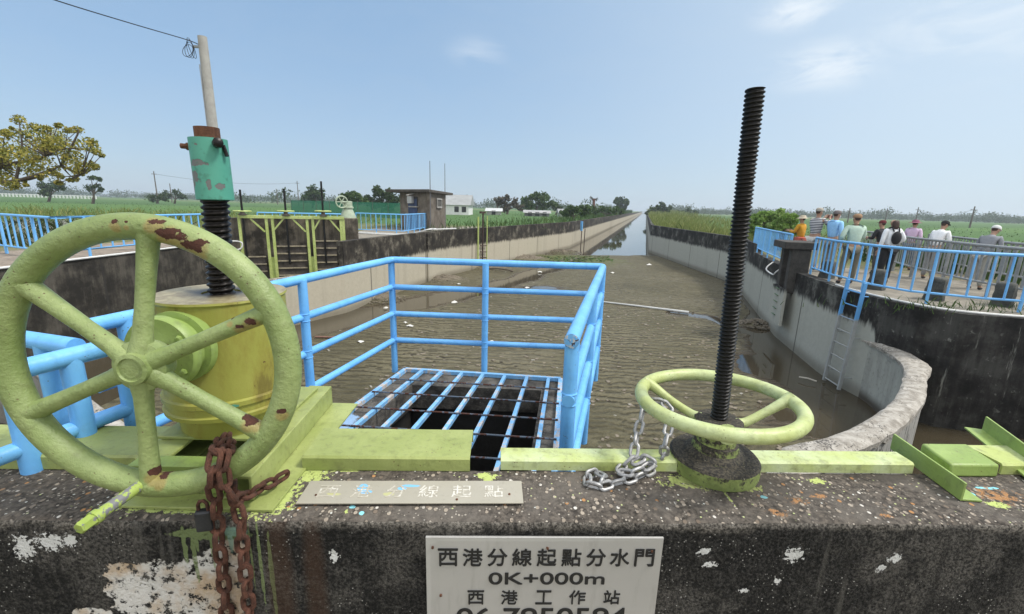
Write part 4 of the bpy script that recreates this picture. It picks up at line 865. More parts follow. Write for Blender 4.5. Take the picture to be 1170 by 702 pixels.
# ------------------------------------------------------------------ concrete paths
def sheet(name, pts, zz, mat):
    b = B(); b.face([b.bm.verts.new((p[0], p[1], zz)) for p in pts]); return kind(b.obj(name, mat, smooth=0), 'structure')
PATHM = plain('path_concrete', (.20, .18, .145), .95, .35, 3, .4, .01)
sheet('concrete_path', [(8.55, 13.6), (7.64, 9.6), (7.66, 8.7), (7.9, 7.85), (8.95, 7.4), (13.4, 6.6), (15, 9), (12.0, 12.5), (10.6, 15)], .004, PATHM)
sheet('access_path', [(-11.6, 1), (-11.6, 17.4), (-14.2, 18.2), (-14.8, 12.5), (-30, 17), (-30, 1)], .004, plain('dusty_path', (.22, .18, .14), .95, .45, 2, .4, .02))
sheet('concrete_apron', [(-9.2, 20.5), (-5.0, 20.3), (-4.55, 22), (-4.2, 24), (.5, 34), (-3, 37), (-9.4, 31)], .004, PATHM)

# ------------------------------------------------------------------ side gates
gd = (GB-GA).normalized(); gn = V((gd.y, -gd.x, 0)); gth = math.atan2(gd.y, gd.x)
HEADM = stained('headwall_concrete', -1.0, (.20, .175, .14), (.085, .072, .055), amp=1.4)
hw = thing('headwall', (GA+GB)/2+V((0, 0, -2.6)), 'dark stained concrete headwall carrying the three lime green sluice gates', 'wall')
L = (GB-GA).length; ctr = (GA+GB)/2
hm_ = lerp(GA, GB, .325); B().box((hm_.x-gn.x*.2, hm_.y-gn.y*.2, -.88), (L*.65, .4, 3.64), gth).obj('wall_body', HEADM, hw, smooth=0, bevel=.02)
hm_ = lerp(GA, GB, .825); B().box((hm_.x-gn.x*.2, hm_.y-gn.y*.2, -1.31), (L*.35, .4, 2.78), gth).obj('low_wall', DARKC, hw, smooth=0, bevel=.02)
LEDGE = plain('pale_ledge_concrete', (.27, .255, .225), .9, .6, 4, .5, .01)
ga, gb = GA+gn*.28, GB+gn*.28
def gpt(px, py): return PP(px, py, ga, gb)
SLIME = paint('sluice_lime_paint', (.38, .46, .13), rust_thr=.66, dirt_amt=.5, tint=(.47, .55, .2), sc=.6, rust=(.05, .035, .02))
fr_ = thing('sluice_stand', gpt(330, 300), 'lime green steel guide frame with braces in front of the dark headwall', 'gate stand')
a, c = gpt(272, 247.8), gpt(393, 249.3); a.z = c.z = (a.z+c.z)/2; zb = a.z
B().bar(a, c, .18, .12).obj('beam', SLIME, fr_, smooth=0, bevel=.01)
for x0, yb in ((304, 314), (311, 314), (350.5, 308), (357, 308), (389, 290), (392, 290), (273, 316)):
    t_ = gpt(x0, 249); bt = gpt(x0, yb); B().bar((t_.x, t_.y, -2.2), (t_.x, t_.y, zb-.05), .10, .12, up=gn).obj('guide_post', SLIME, fr_, smooth=0, bevel=.005)
for x0 in (307.5, 353.7):
    t_ = gpt(x0, 249)-gn*.03; B().bar((t_.x, t_.y, -2.2), (t_.x, t_.y, -.6), .16, .05, up=gn).obj('web_plate', SLIME, fr_, smooth=0)
for (x0, y0, x1, y1) in ((286, 250, 303, 265), (324, 250, 311.5, 265), (334, 250, 349.5, 265), (366, 250, 357.5, 265), (376, 250, 389, 265)):
    a, c = gpt(x0, y0)+gn*.02, gpt(x1, y1)+gn*.02; B().bar(a, c, .06, .06, up=gn).obj('brace', SLIME, fr_, smooth=0)
BLK = MATS['black_steel']
RACKM = plain('rack_iron', (.035, .028, .022), .85, .6, 12, .3)
GATEM = plain('gate_leaf_steel', (.06, .05, .04), .85, .6, 5, .4, .01)
lab = ('dark sluice gate with lime lifting wheel nearest the teal sleeve', 'middle dark sluice gate of the three under lime lifting wheels', 'dark sluice gate with the tallest spindle beside the grey hoist')
for i, (xs_, yt, x0, x1, yr) in enumerate(((277.5, 217, 281, 304, 293), (327, 216, 313, 350, 281), (369.5, 207.5, 358, 386, 275))):
    base = gpt(xs_, 249); base.z = zb; tp = gpt(xs_, yt); g = thing('sluice_gate', (base.x, base.y, -2.1), lab[i], 'sluice gate', 'sluice gates in the headwall')
    B().tube([(base.x, base.y, -.9), (base.x, base.y, tp.z)], .04, 12).obj('spindle', BLK, g)
    wz = gpt(xs_, 241.5).z; b = B(); b.torus((base.x, base.y, wz), (0, 0, 1), .30, .028, 32, 8)
    for k in range(3):
        an = k*2.094+.4; b.tube([(base.x, base.y, wz-.02), (base.x+.3*math.cos(an), base.y+.3*math.sin(an), wz)], .022, 8)
    b.obj('lifting_wheel', SLIME, g); B().lathe([(.16, zb+.06), (.14, zb+.1), (.08, zb+.14), (.07, wz+.03)], (base.x, base.y, 0), seg=20).obj('screw_nut', RACKM, g)
    p0, p1 = gpt(x0, yr)-gn*.08, gpt(x1, yr)-gn*.08; zt = (p0.z+p1.z)/2
    B().bar((p0.x, p0.y, (zt-2.2)/2), (p1.x, p1.y, (zt-2.2)/2), .05, zt+2.2).obj('gate_leaf', GATEM, g, smooth=0)
    b = B(); q0, q1 = p0+gn*.06, p1+gn*.06; nb = max(3, int((p1-p0).length/.27))
    for k in range(nb+1):
        q = lerp(q0, q1, k/nb); b.bar((q.x, q.y, -2.2), (q.x, q.y, zt), .035, .035)
    zz = zt-.02
    while zz > -2.1: b.bar((q0.x, q0.y, zz), (q1.x, q1.y, zz), .045, .05); zz -= .30
    b.obj('stiffener_grid', plain('grid_iron', (.27, .235, .16), .85, .5, 9, .2), g, smooth=0)
# grey hoist on its block
hp = gpt(398, 247)-gn*.5
blk = B().box((hp.x, hp.y, -.85), (.75, .7, 3.7), gth).obj('concrete_block', HEADM, loc=(hp.x, hp.y, -2.7), smooth=0, bevel=.02); tag(blk, 'dark concrete block carrying the pale grey gear hoist beside the sluice gates', 'plinth')
GH = plain('grey_green_paint', (.36, .42, .31), .5, .2, 6)
gh = thing('gear_hoist', (hp.x, hp.y, 1.0), 'pale grey green gear hoist with small upright wheel on a concrete block', 'sluice hoist')
zt = PP(398, 230, hp, hp+gd).z; k = (zt-1.0)
b = B(); b.lathe([(.33, 0), (.33, .04), (.20, k*.52), (.19, k*.56), (.24, k*.58), (.24, k*.66), (.20, k*.68), (.20, k*.98), (.16, k)], (hp.x, hp.y, 1.0), seg=28); b.obj('gear_body', GH, gh)
wc = PP(390.5, 231, hp+gn*.25, hp+gn*.25+gd); wn = V((.6, -.8, 0))
wo = B().torus(wc, wn, .24, .03, 36, 10).obj('handwheel', GH, gh)
for a in range(0, 360, 60):
    s_ = V((0, 0, 1)).cross(wn); B().tube([wc, wc+s_*.24*math.cos(rad(a))+V((0, 0, .24*math.sin(rad(a))))], .02, 8).obj('spoke', GH, wo)
B().tube([wc, (hp.x, hp.y, wc.z-.03)], .05, 10).obj('drive_shaft', GH, gh)

# ------------------------------------------------------------------ hut
HUTM = plain('hut_concrete', (.105, .09, .072), .92, .5, 2.2, .5, .02)
t = T('hut_wall'); n = t.noise(1.6, 6, .65); n2 = t.noise(14, 5, .7); st = t.noise(3, 5, .65, t.scale((2, 2, .25)))
c = t.mix(t.ss(n, .3, .7), (.095, .078, .062), (.19, .165, .135)); c = t.mix(t.ma('MULTIPLY', t.ss(st, .5, .7), .65), c, (.035, .03, .025)); c = t.mix(t.ma('MULTIPLY', t.ss(n2, .58, .7), .4), c, (.27, .25, .22))
HUTW = t.out(c, .93, n2, .4, .015, spec=.25)
hc = PY(490, 250, 28.6); hl = PY(457.5, 250, 30.2); hr = PY(509.5, 250, 33.6)
for p in (hc, hl, hr): p.z = 0
hut = thing('concrete_hut', hc, 'small weathered concrete hut with flat roof beside the canal', 'hut')
e1, e2 = hl-hc, hr-hc; HZ = 2.42
b = B(); b.prism([hc, hr, hr+e1, hl], -.1, HZ); b.obj('wall', HUTW, hut, smooth=0, bevel=.02)
u1, u2 = e1.normalized(), e2.normalized(); ov = .55
b = B(); b.prism([hc-u1*.25-u2*ov, hr+u2*1.6-u1*.3, hr+e1+u1*1.15+u2*1.6, hl+u1*1.15-u2*ov], HZ, HZ+.17); rf = b.obj('roof', plain('roof_concrete', (.07, .06, .05), .95, .4, 2, .4, .02), hut, smooth=0, bevel=.02)
n1_ = V((u1.y, -u1.x, 0)); n1_ = n1_ if n1_.dot(u2) < 0 else -n1_; n2_ = V((u2.y, -u2.x, 0)); n2_ = n2_ if n2_.dot(u1) < 0 else -n2_
DARKW = plain('dark_opening', (.018, .018, .02), .4, .2, 5); FRM = plain('window_frame_grey', (.30, .29, .27), .8, .3, 8)
def wallpt(px, py, wch): return PP(px, py, hc+(n1_ if wch == 1 else n2_)*.03, (hl if wch == 1 else hr)+(n1_ if wch == 1 else n2_)*.03)
p0, p1 = wallpt(469, 225, 1), wallpt(477, 236, 1); L = (p1-p0); L.z = 0; mid = (p0+p1)/2
wi = B().box(mid-n1_*.01, (L.length, .06, abs(p1.z-p0.z)), math.atan2(u1.y, u1.x)).obj('window', DARKW, hut, smooth=0); m_ = mid+V((0, 0, -abs(p1.z-p0.z)/2-.03)); B().box(m_+n1_*.05, (L.length+.15, .16, .07), math.atan2(u1.y, u1.x)).obj('sill', FRM, wi, smooth=0)
p = wallpt(470.5, 228.5, 1)+n1_*.12; B().box(p, (.42, .22, .45), math.atan2(u1.y, u1.x)).obj('meter_box', plain('grey_box', (.42, .43, .43), .5, .15), hut, smooth=0, bevel=.02)
p = wallpt(474, 221, 1); B().bar(p+n1_*.05, p+n1_*.7-V((0, 0, .15)), .12, .06).obj('lamp', FRM, hut, smooth=0)
p0, p1 = wallpt(499, 227.5, 2), wallpt(504, 237, 2); L = (p1-p0); L.z = 0; mid = (p0+p1)/2
wi = B().box(mid-n2_*.01, (L.length, .06, abs(p1.z-p0.z)), math.atan2(u2.y, u2.x)).obj('window', plain('boarded_window', (.075, .07, .062), .8, .3, 6), hut, smooth=0)
b = B(); hgt = abs(p1.z-p0.z)/2; th2 = math.atan2(u2.y, u2.x)
for s in (-1, 1): b.box(mid+n2_*.03+V((0, 0, s*hgt)), (L.length+.2, .07, .1), th2); b.box(mid+n2_*.032+u2*s*(L.length/2), (.1, .07, hgt*2-.1), th2)
b.obj('frame', FRM, wi, smooth=0)
p = wallpt(472, 255, 1); B().box((p.x-n1_.x*.01, p.y-n1_.y*.01, 1.0), (.85, .06, 2.0), math.atan2(u1.y, u1.x)).obj('door', plain('dull_blue_door', (.035, .055, .12), .7, .3, 4), hut, smooth=0)
for q, ch in ((hc+n1_*.03+n2_*.03, 0),):
    B().box((q.x, q.y, HZ/2), (.16, .16, HZ-.01), th2).obj('corner_pilaster', HUTW, hut, smooth=0)
ANT = plain('antenna_steel', (.12, .12, .125), .6, .2)
for px, y0, lb in ((491.5, 184, 'thin metal antenna rod rising above the hut corner'), (508.4, 187, 'thin metal antenna rod at the far end of the hut')):
    q = PY(px, 215, 28.4 if px < 500 else 33.3); tp = PY(px, y0, q.y); o = B().tube([(q.x, q.y, 0.), (q.x, q.y, tp.z)], [.035, .02], 8).obj('antenna', ANT, loc=(q.x, q.y, 0)); tag(o, lb, 'antenna')
# conduits near the hut
WP = MATS['white_pipe']
pts = [V((-8.6, 24.2, .06)), V((-7.2, 23.7, .05)), V((-5.6, 23.3, .1)), V((-4.45, 22.7, .40)), V((-4.2, 23.3, .40)), V((-3.3, 25.2, .38))]
o = B().tube(smooth_path(pts, 8), .032, 10).obj('conduit_pipe', WP, loc=pts[3]); tag(o, 'white conduit pipe draped over the canal wall top in front of the hut', 'pipe')
o = B().tube(smooth_path([p+V((.05, .25, .03)) for p in pts[:5]], 8), .022, 8).obj('conduit_pipe', WP, loc=pts[2]); tag(o, 'thinner white conduit beside the blue hut fence', 'pipe')
# ladders / gauges on the sunlit wall
wa, wb = V((-3.9, 23.1, 0)), V((5.5, 43.5, 0)); wd_ = (wb-wa).normalized(); wn_ = V((wd_.y, -wd_.x, 0))
def wpt(px, py, off=.12): return PP(px, py, wa+wn_*off, wb+wn_*off)
lg = thing('gauge_ladder', wpt(551, 300), 'narrow access ladder with one lime green stile on the sunlit wall', 'ladder')
RB_ = plain('red_brown_steel', (.05, .028, .02), .8, .4); 
for px, yt, yb, mt, r in ((546, 248, 298, SLIME, .05), (551.3, 242, 297, RB_, .05), (556, 247, 297, SLIME, .035)):
    a, c = wpt(px, yt), wpt(px, yb); B().tube([(c.x, c.y, c.z), (c.x, c.y, a.z)], r, 8).obj('stile', mt, lg)
for y in (281, 288, 294.5): B().tube([wpt(549, y), wpt(556, y)], .03, 8).obj('rung', RB_, lg)
B().bar(wpt(549, 243), wpt(554, 243), .15, .12).obj('bracket', RB_, lg, smooth=0)
lg = thing('depth_gauge', wpt(664.5, 295), 'slim depth gauge post with blue upper plate on the sunlit canal wall', 'gauge')
for px in (662.7, 666.3): a, c = wpt(px, 262), wpt(px, 296); B().tube([(c.x, c.y, -2.2), (c.x, c.y, a.z)], .045, 8).obj('post', RB_, lg)
a, c = wpt(664.5, 253), wpt(664.5, 264); B().box(((a.x+c.x)/2, (a.y+c.y)/2, (a.z+c.z)/2), (.34, .08, a.z-c.z), math.atan2(wd_.y, wd_.x)+.9).obj('gauge_plate', FBLUE, lg, smooth=0)

# ------------------------------------------------------------------ right bank details
gfp = V((8.42, 13.05, 0)); dR = (V((7.2, 9.4, 0))-V((8.35, 13.5, 0))).normalized(); nR = V((dR.y, -dR.x, 0)); nR = nR if nR.x < 0 else -nR; thR = math.atan2(dR.y, dR.x)
gf = thing('gate_frame', gfp, 'dark concrete gate frame with thick cap slab between the two blue fences', 'gate frame')
B().box((gfp.x+nR.x*.1, gfp.y+nR.y*.1, .80), (1.15, .85, .20), thR).obj('cap_slab', DARKC, gf, smooth=0, bevel=.02)
for s in (-.36, .36):
    q = gfp+dR*s+nR*.05; B().box((q.x, q.y, .05), (.26, .5, 1.29), thR).obj('pillar', DARKC, gf, smooth=0, bevel=.02)
MGR = paint('mossy_green_paint', (.07, .15, .055), rust_thr=.62, dirt_amt=.5, tint=(.10, .19, .07), sc=.7)
for s in (-.2, .2, -.53):
    q = gfp+dR*s+nR*.32; B().bar((q.x, q.y, -.25), (q.x, q.y, .70), .08, .08).obj('guide_channel', MGR, gf, smooth=0)
q = gfp+nR*.36+dR*.15; pan = B().box((q.x, q.y, -1.0), (1.15, .08, 1.1), thR).obj('slot_panel', CRt, gf, smooth=0, bevel=.01)
for k in range(5): qq = gfp+nR*.43; B().tube([qq+dR*.0+V((0, 0, -.5-.2*k)), qq+dR*.32+V((0, 0, -.5-.2*k))], .014, 6).obj('rung', MGR, gf)
# loop of conduit hanging on that wall
o = B().tube(smooth_path([(8.95, 15.1, .05), (8.72, 15.0, -.1), (8.60, 14.8, -.2), (8.30, 13.9, -.22), (8.25, 13.7, -.12), (8.4, 13.65, .05)], 6), .022, 8).obj('conduit_pipe', WP, loc=(8.5, 14.4, 0)); tag(o, 'white conduit looped over the wall below the short blue fence', 'pipe')
o = B().tube(smooth_path([(7.75, 10.4, .05), (7.6, 9.5, .055), (7.62, 8.7, .055), (7.73, 8.08, .055), (8.02, 7.66, .055), (8.88, 7.36, .05), (10.5, 7.05, .055), (13, 6.5, .05)], 6), .022, 8).obj('conduit_pipe', WP, loc=(8, 7.5, 0)); tag(o, 'white conduit pipe following the curved black wall top under the blue fence', 'pipe')
t = T('ladder_paint'); zz = t.xyz()[2]; n = t.noise(9, 5); k = t.ss(t.ma('ADD', zz, t.ma('MULTIPLY', n, .2)), -.45, -.35); c = t.mix(k, t.mix(n, (.24, .26, .26), (.40, .42, .42)), (.11, .35, .70)); LADM = t.out(c, .6, n, .2, .004)
ld = thing('blue_ladder', PZ(950, 440, -2.1), 'steel ladder with blue top half going down the shaded wall to the mud', 'ladder')
l0, l1 = PZ(941.5, 434.5, -2.1), PZ(958.2, 445.5, -2.1); tl = PY(958.8, 318.8, l0.y+.0); tr = PY(978.5, 323.5, l1.y); tl.x = l0.x+.10; tr.x = l1.x+.10
ldd = (l1-l0).normalized(); back = V((-ldd.y, ldd.x, 0)); back = back if back.x > 0 else -back
for a, c in ((l0, tl), (l1, tr)): B().bar(a, c, .05, .07, up=back).obj('stile', LADM, ld, smooth=0, bevel=.006)
for k in range(8): f = .03+k*.125; B().tube([lerp(l0, tl, f), lerp(l1, tr, f)], .014, 8).obj('rung', LADM, ld)
for a, c in ((l0, tl), (l1, tr)): a2, c2 = lerp(a, c, .02)+back*.26, lerp(a, c, .90)+back*.26; B().bar(a2, c2, .03, .04, up=back).obj('rear_stile', LADM, ld, smooth=0)
for k in range(7): f = .08+k*.13; B().tube([lerp(l0, tl, f)+back*.26, lerp(l1, tr, f)+back*.26], .011, 6).obj('rear_rung', LADM, ld)
for f in (.12, .5, .88):
    for a, c in ((l0, tl), (l1, tr)): B().tube([lerp(a, c, f), lerp(a, c, f)+back*.26], .012, 6).obj('tie_bar', LADM, ld)
BOL = plain('black_stone', (.06, .062, .055), .92, .6, 7, .6, .01)
for px, py, lb in ((1000.5, 331, 'squat black stone post below the woman with the backpack'), (1066.5, 343, 'squat black stone post with grass at its foot in front of the grey railing'), (1144, 350, 'squat black stone post nearest the edge of view'), (944, 318, 'squat black stone post beside the dark gate frame')):
    p = PZ(px, py, 0); b = B(); b.lathe([(.19, -.02), (.185, .06), (.172, .14), (.18, .22), (.165, .30), (.172, .38), (.155, .45), (.12, .475), (.02, .478)], (p.x, p.y, 0), seg=16)
    for v in b.bm.verts:
        dx_, dy_ = v.co.x-p.x, v.co.y-p.y; q_ = max(abs(dx_), abs(dy_), 1e-5); rr2 = math.hypot(dx_, dy_); f_ = (rr2/q_)**.75; v.co.x = p.x+dx_*f_*.86+mn.noise(v.co*6)*.02; v.co.y = p.y+dy_*f_*.86+mn.noise(v.co*6+V((5, 1, 0)))*.02
    bmesh.ops.rotate(b.bm, verts=b.bm.verts, cent=(p.x, p.y, 0), matrix=Matrix.Rotation(.6, 3, 'Z')); o = b.obj('stone_post', BOL, loc=(p.x, p.y, 0), smooth=50); tag(o, lb, 'stone post', 'squat stone posts behind the blue fence')

# ------------------------------------------------------------------ litter and sticks on the mud
LIT = plain('white_litter_plastic', (.55, .54, .50), .5, .2, 20)
lits = [((468.6, 372.7), .13, 'white plastic bag scrap on the mud under the cage rails'), ((463, 368.5), .07, 'small pale litter scrap beside the bag scrap on the mud'), ((412, 390.7), .10, 'flat pale scrap of litter on the mud near the big hoist'), ((519.5, 345.6), .16, 'pale foam scrap on the wet mud between the two cage posts'), ((524, 325), .12, 'white litter scrap high on the mud by the buttress'),
        ((602, 329), .13, 'white litter scrap at the edge of the long puddle'), ((561.6, 391), .12, 'round white bottle scrap seen behind the middle cage post'), ((813, 294), .2, 'white scrap on the far mud left of the spindle'), ((742, 303), .25, 'pale scrap on the far mud by the canal water'), ((617, 311), .15, 'pale scrap lying near the grassy mud edge'), ((700, 312), .14, 'tiny pale scrap on the mid mud bank'), ((760, 480), .04, 'tiny white scrap on mud beside the chain'), ((722, 500), .03, 'white speck of litter behind the grey chain'), ((441, 352), .12, 'pale scrap on the little mud heap by the wall')]
for (px, py), r, lb in lits:
    p = PZ(px, py, MUD+.02); b = B(); n = 10; 
    vs = [b.bm.verts.new((p.x+r*math.cos(k*.628)*random.uniform(.6, 1.1), p.y+r*.8*math.sin(k*.628)*random.uniform(.6, 1.1), p.z+random.uniform(-.02, .03))) for k in range(n)]; cc_ = b.bm.verts.new((p.x, p.y, p.z+r*.45))
    lo_ = b.bm.verts.new((p.x, p.y, p.z-.03))
    for k in range(n): b.face((vs[k], vs[(k+1) % n], cc_)); b.face((vs[(k+1) % n], vs[k], lo_))
    o = b.obj('litter_scrap', LIT, loc=p, smooth=50); tag(o, lb, 'litter', 'white scraps on the mud')
BARK = plain('grey_bark', (.10, .08, .06), .95, .4, 20, .6, .01)
p = PZ(572, 310, MUD); b = B(); b.tube(smooth_path([p+V((-1.0, .25, .08)), p+V((-.3, .1, .14)), p+V((.35, -.1, .12)), p+V((.75, -.35, .05))], 5), [.05]*15+[.03], 8); b.tube([p+V((.2, -.05, .13)), p+V((.6, .35, .25))], [.035, .015], 6)
o = b.obj('driftwood', BARK, loc=p); tag(o, 'dark forked branch stranded on the mud under the back cage rail', 'branch')
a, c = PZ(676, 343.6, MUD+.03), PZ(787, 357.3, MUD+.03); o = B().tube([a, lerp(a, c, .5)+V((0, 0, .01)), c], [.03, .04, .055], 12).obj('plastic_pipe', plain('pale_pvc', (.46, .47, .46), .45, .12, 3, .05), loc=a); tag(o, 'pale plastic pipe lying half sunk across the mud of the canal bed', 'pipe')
a, c = PZ(360, 385, MUD+.03), PZ(392, 386, MUD+.03); o = B().bar(a, c, .09, .03).obj('plank', plain('red_brown_plank', (.16, .085, .06), .9, .3), loc=a, smooth=0); tag(o, 'reddish plank on the mud beside the olive gear drum', 'plank')
a, c = PZ(913, 431, MUD+.04), PZ(933, 436, MUD+.04); o = B().tube([a, lerp(a, c, .5)+V((0, 0, .02)), c], .018, 8).obj('stick', plain('bleached_wood', (.38, .36, .31), .9, .2), loc=a); tag(o, 'bleached stick floating near the foot of the blue ladder', 'stick')
# ------------------------------------------------------------------ people
def rotx(v, a): return V((v.x, v.y*math.cos(a)-v.z*math.sin(a), v.y*math.sin(a)+v.z*math.cos(a)))
def skin_obj(name, verts, edges, radii, mat, parent, root=0, lvl=1):
    me = bpy.data.meshes.new(name); me.from_pydata([tuple(v) for v in verts], edges, []); o = bpy.data.objects.new(name, me); COL.objects.link(o); o.parent = parent
    me.materials.append(mat); md = o.modifiers.new('skin', 'SKIN'); md.use_smooth_shade = True; md.branch_smoothing = .3
    for i, r in enumerate(radii):
        s = me.skin_vertices[0].data[i]; s.radius = r if isinstance(r, tuple) else (r, r); s.use_root = (i == root)
    sb = o.modifiers.new('sub', 'SUBSURF'); sb.levels = lvl; sb.render_levels = lvl
    return o
def cloth(name, col): return plain(name, col, .9, .12, 14, .3, .006)
SKINM = plain('skin_tone', (.36, .21, .14), .55, .08, 20, .05)
HAIRB = plain('dark_brown_hair', (.045, .022, .014), .6, .3, 30, .4)
SHOE = plain('dark_shoe', (.03, .028, .026), .7, .2)
def person(x, y, h, face, lean, label, shirt, trousers, arms, hat=None, hair=None, legs=None, head_tilt=0., sleeves='long', extra=None):
    k = h/1.70; root = thing('person', (x, y, 0), label, 'person'); root.rotation_euler = (0, 0, face-math.pi/2)
    def tr(p): 
        p = V(p); hip = V((0, 0, .92))
        if p.z > .93 or getattr(p, 'u', 0): p = hip+rotx(p-hip, -lean)
        return p*k
    def up(p): return (V((0, 0, .92))+rotx(V(p)-V((0, 0, .92)), -lean))*k
    vs, es, rs = [], [], []
    def add(p, r, par=None):
        vs.append(p); rs.append(r if isinstance(r, tuple) else r); 
        if par is not None: es.append((par, len(vs)-1))
        return len(vs)-1
    q = k
    pel = add(V((0, 0, .93))*k, (.14*q, .10*q)); sp_ = add(up((0, 0, 1.10)), (.125*q, .09*q), pel); ch = add(up((0, .005, 1.30)), (.145*q, .088*q), sp_); uc = add(up((0, -.005, 1.40)), (.095*q, .07*q), ch); nb = add(up((0, .0, 1.475)), .052*q, uc)
    ht = lambda p: up((0, 0, 1.50))+rotx((V(p)-V((0, 0, 1.50)))*k, -lean*.4-head_tilt)
    hd1 = add(ht((0, .015, 1.545)), (.062*q, .072*q), nb); hd2 = add(ht((0, .012, 1.62)), (.074*q, .092*q), hd1); hd3 = add(ht((0, .0, 1.675)), (.055*q, .068*q), hd2)
    add(ht((0, .118, 1.59)), .012*q, hd2)
    for s in (-1, 1): add(ht((s*.082, .0, 1.595)), .014*q, hd2)
    armi = []
    for s, (el, wr, ha) in zip((-1, 1), arms):
        sh = add(up((s*.175, 0, 1.405)), .056*q, ch); e = add(up(el), .040*q, sh); w_ = add(up(wr), .028*q, e); pm = add(up(ha), (.036*q, .018*q), w_)
        d = (V(ha)-V(wr)).normalized(); sd_ = d.cross(V((0, 1, .3))).normalized()
        for j, (off, ln) in enumerate(((-.03, .065), (-.01, .078), (.01, .074), (.03, .058))):
            f1 = add(up(V(ha)+d*.04+sd_*off), .0085*q, pm); add(up(V(ha)+d*(.04+ln)+sd_*off*1.1+V((0, .012, -.01))), .007*q, f1)
        t1 = add(up(V(ha)+sd_*.045*s+d*.0), .009*q, pm); add(up(V(ha)+sd_*.065*s+d*.035), .0075*q, t1)
        armi.append((sh, e, w_))
    lg_ = legs or (((-.095, .0), (-.10, .02), (-.105, -.02)), ((.095, .0), (.10, .02), (.105, -.02)))
    legi = []
    for (hx, hy), (kx, ky), (ax, ay) in lg_:
        hp_ = add(V((hx, hy, .86))*k, .088*q, pel); kn = add(V((kx, ky, .48))*k, .056*q, hp_); an = add(V((ax, ay, .09))*k, .038*q, kn); to = add(V((ax*1.1, ay+.13, .035))*k, (.036*q, .026*q), an); legi.append((hp_, kn, an, to))
    body = skin_obj('body', vs, es, rs, SKINM, root, pel, 1)
    def sub(name, chain, radii, mat, rt=0):
        idx = {}; V2, E2, R2 = [], [], []
        for path in chain:
            for i in path:
                if i not in idx: idx[i] = len(V2); V2.append(vs[i]); R2.append(radii[i])
            for a, c in zip(path, path[1:]): E2.append((idx[a], idx[c]))
        return skin_obj(name, V2, E2, R2, mat, root, idx[rt], 1)
    g = .016*q
    rr_ = {}
    for i, r in enumerate(rs): rr_[i] = tuple(a+g for a in r) if isinstance(r, tuple) else r+g
    rr_[nb] = .074*q; rr_[ch] = (.170*q, .115*q); rr_[uc] = (.135*q, .104*q); rr_[sp_] = (.15*q, .112*q); rr_[pel] = (.165*q, .122*q)
    ends = [(sh, e, w_) if sleeves == 'long' else (sh, e) for sh, e, w_ in armi]
    cut = dict(rr_)
    sub('shirt', [(pel, sp_, ch, uc, nb)]+[(ch,)+e for e in ends], cut, shirt, pel)
    tr_ = {i: r for i, r in rr_.items()}; tr_[pel] = (.158*q, .116*q)
    for hp_, kn, an, to in legi: tr_[kn] = .078*q; tr_[an] = .06*q; tr_[hp_] = .108*q
    sub('trousers', [(pel, hp_, kn, an) for hp_, kn, an, to in legi], tr_, trousers, pel)
    for hp_, kn, an, to in legi:
        V2 = [vs[an]+V((0, -.02, -.04*k)), vs[to]]; skin_obj('shoe', V2, [(0, 1)], [(.045*q, .042*q), (.042*q, .032*q)], SHOE, root)
    hm = ht((0, .0, 1.66)); hax = (ht((0, 0, 1.8))-ht((0, 0, 1.6))).normalized(); fw = (ht((0, .2, 1.6))-ht((0, 0, 1.6))).normalized()
    if hat:
        sty, mt = hat; b = B()
        if sty == 'cap':
            b.lathe([(.092*q, -.03*q), (.096*q, .0), (.088*q, .035*q), (.06*q, .062*q), (.01*q, .07*q)], hm, hax, 20); c_ = hm+fw*.10*q-hax*.012*q
            b.extr([c_+fw*a*q+fw.cross(hax)*s_*q for a, s_ in ((-.03, -.08), (.05, -.06), (.085, 0), (.05, .06), (-.03, .08))], hax*.008*q)
        elif sty == 'bucket': b.lathe([(.150*q, -.045*q), (.152*q, -.04*q), (.102*q, -.012*q), (.098*q, .03*q), (.08*q, .065*q), (.01*q, .072*q)], hm, hax, 20)
        else: b.lathe([(.19*q, -.035*q), (.192*q, -.03*q), (.104*q, -.008*q), (.096*q, .04*q), (.07*q, .07*q), (.01*q, .075*q)], hm, hax, 24)
        b.obj('hat', mt, root, loc=(0, 0, 0), fix=True)
    if hair:
        sty, mt = hair
        if sty == 'long':
            V2 = [ht((0, -.015, 1.665)), ht((0, -.04, 1.58)), ht((0, -.065, 1.47)), up((0, -.085, 1.42))]; skin_obj('hair', V2, [(0, 1), (1, 2), (2, 3)], [(.080*q, .082*q), (.092*q, .078*q), (.092*q, .052*q), (.06*q, .025*q)], mt, root)
        else:
            V2 = [ht((0, -.012, 1.69)), ht((0, -.03, 1.61)), ht((0, -.04, 1.555))]; skin_obj('hair', V2, [(0, 1), (1, 2)], [(.068*q, .08*q), (.082*q, .075*q), (.05*q, .035*q)], mt, root)
    b = B()
    for s in (-1, 1): b.ball(ht((s*.032, .098, 1.612)), .010*q, 8)
    b.obj('eyes', SHOE, root, loc=(0, 0, 0))
    b = B(); b.ball(ht((0, .103, 1.553)), .02*q, 8, (1.1, .4, .35)); b.obj('mouth', plain('lip', (.28, .10, .08), .6, .05), root, loc=(0, 0, 0))
    if extra: extra(root, up, ht, k)
    return root
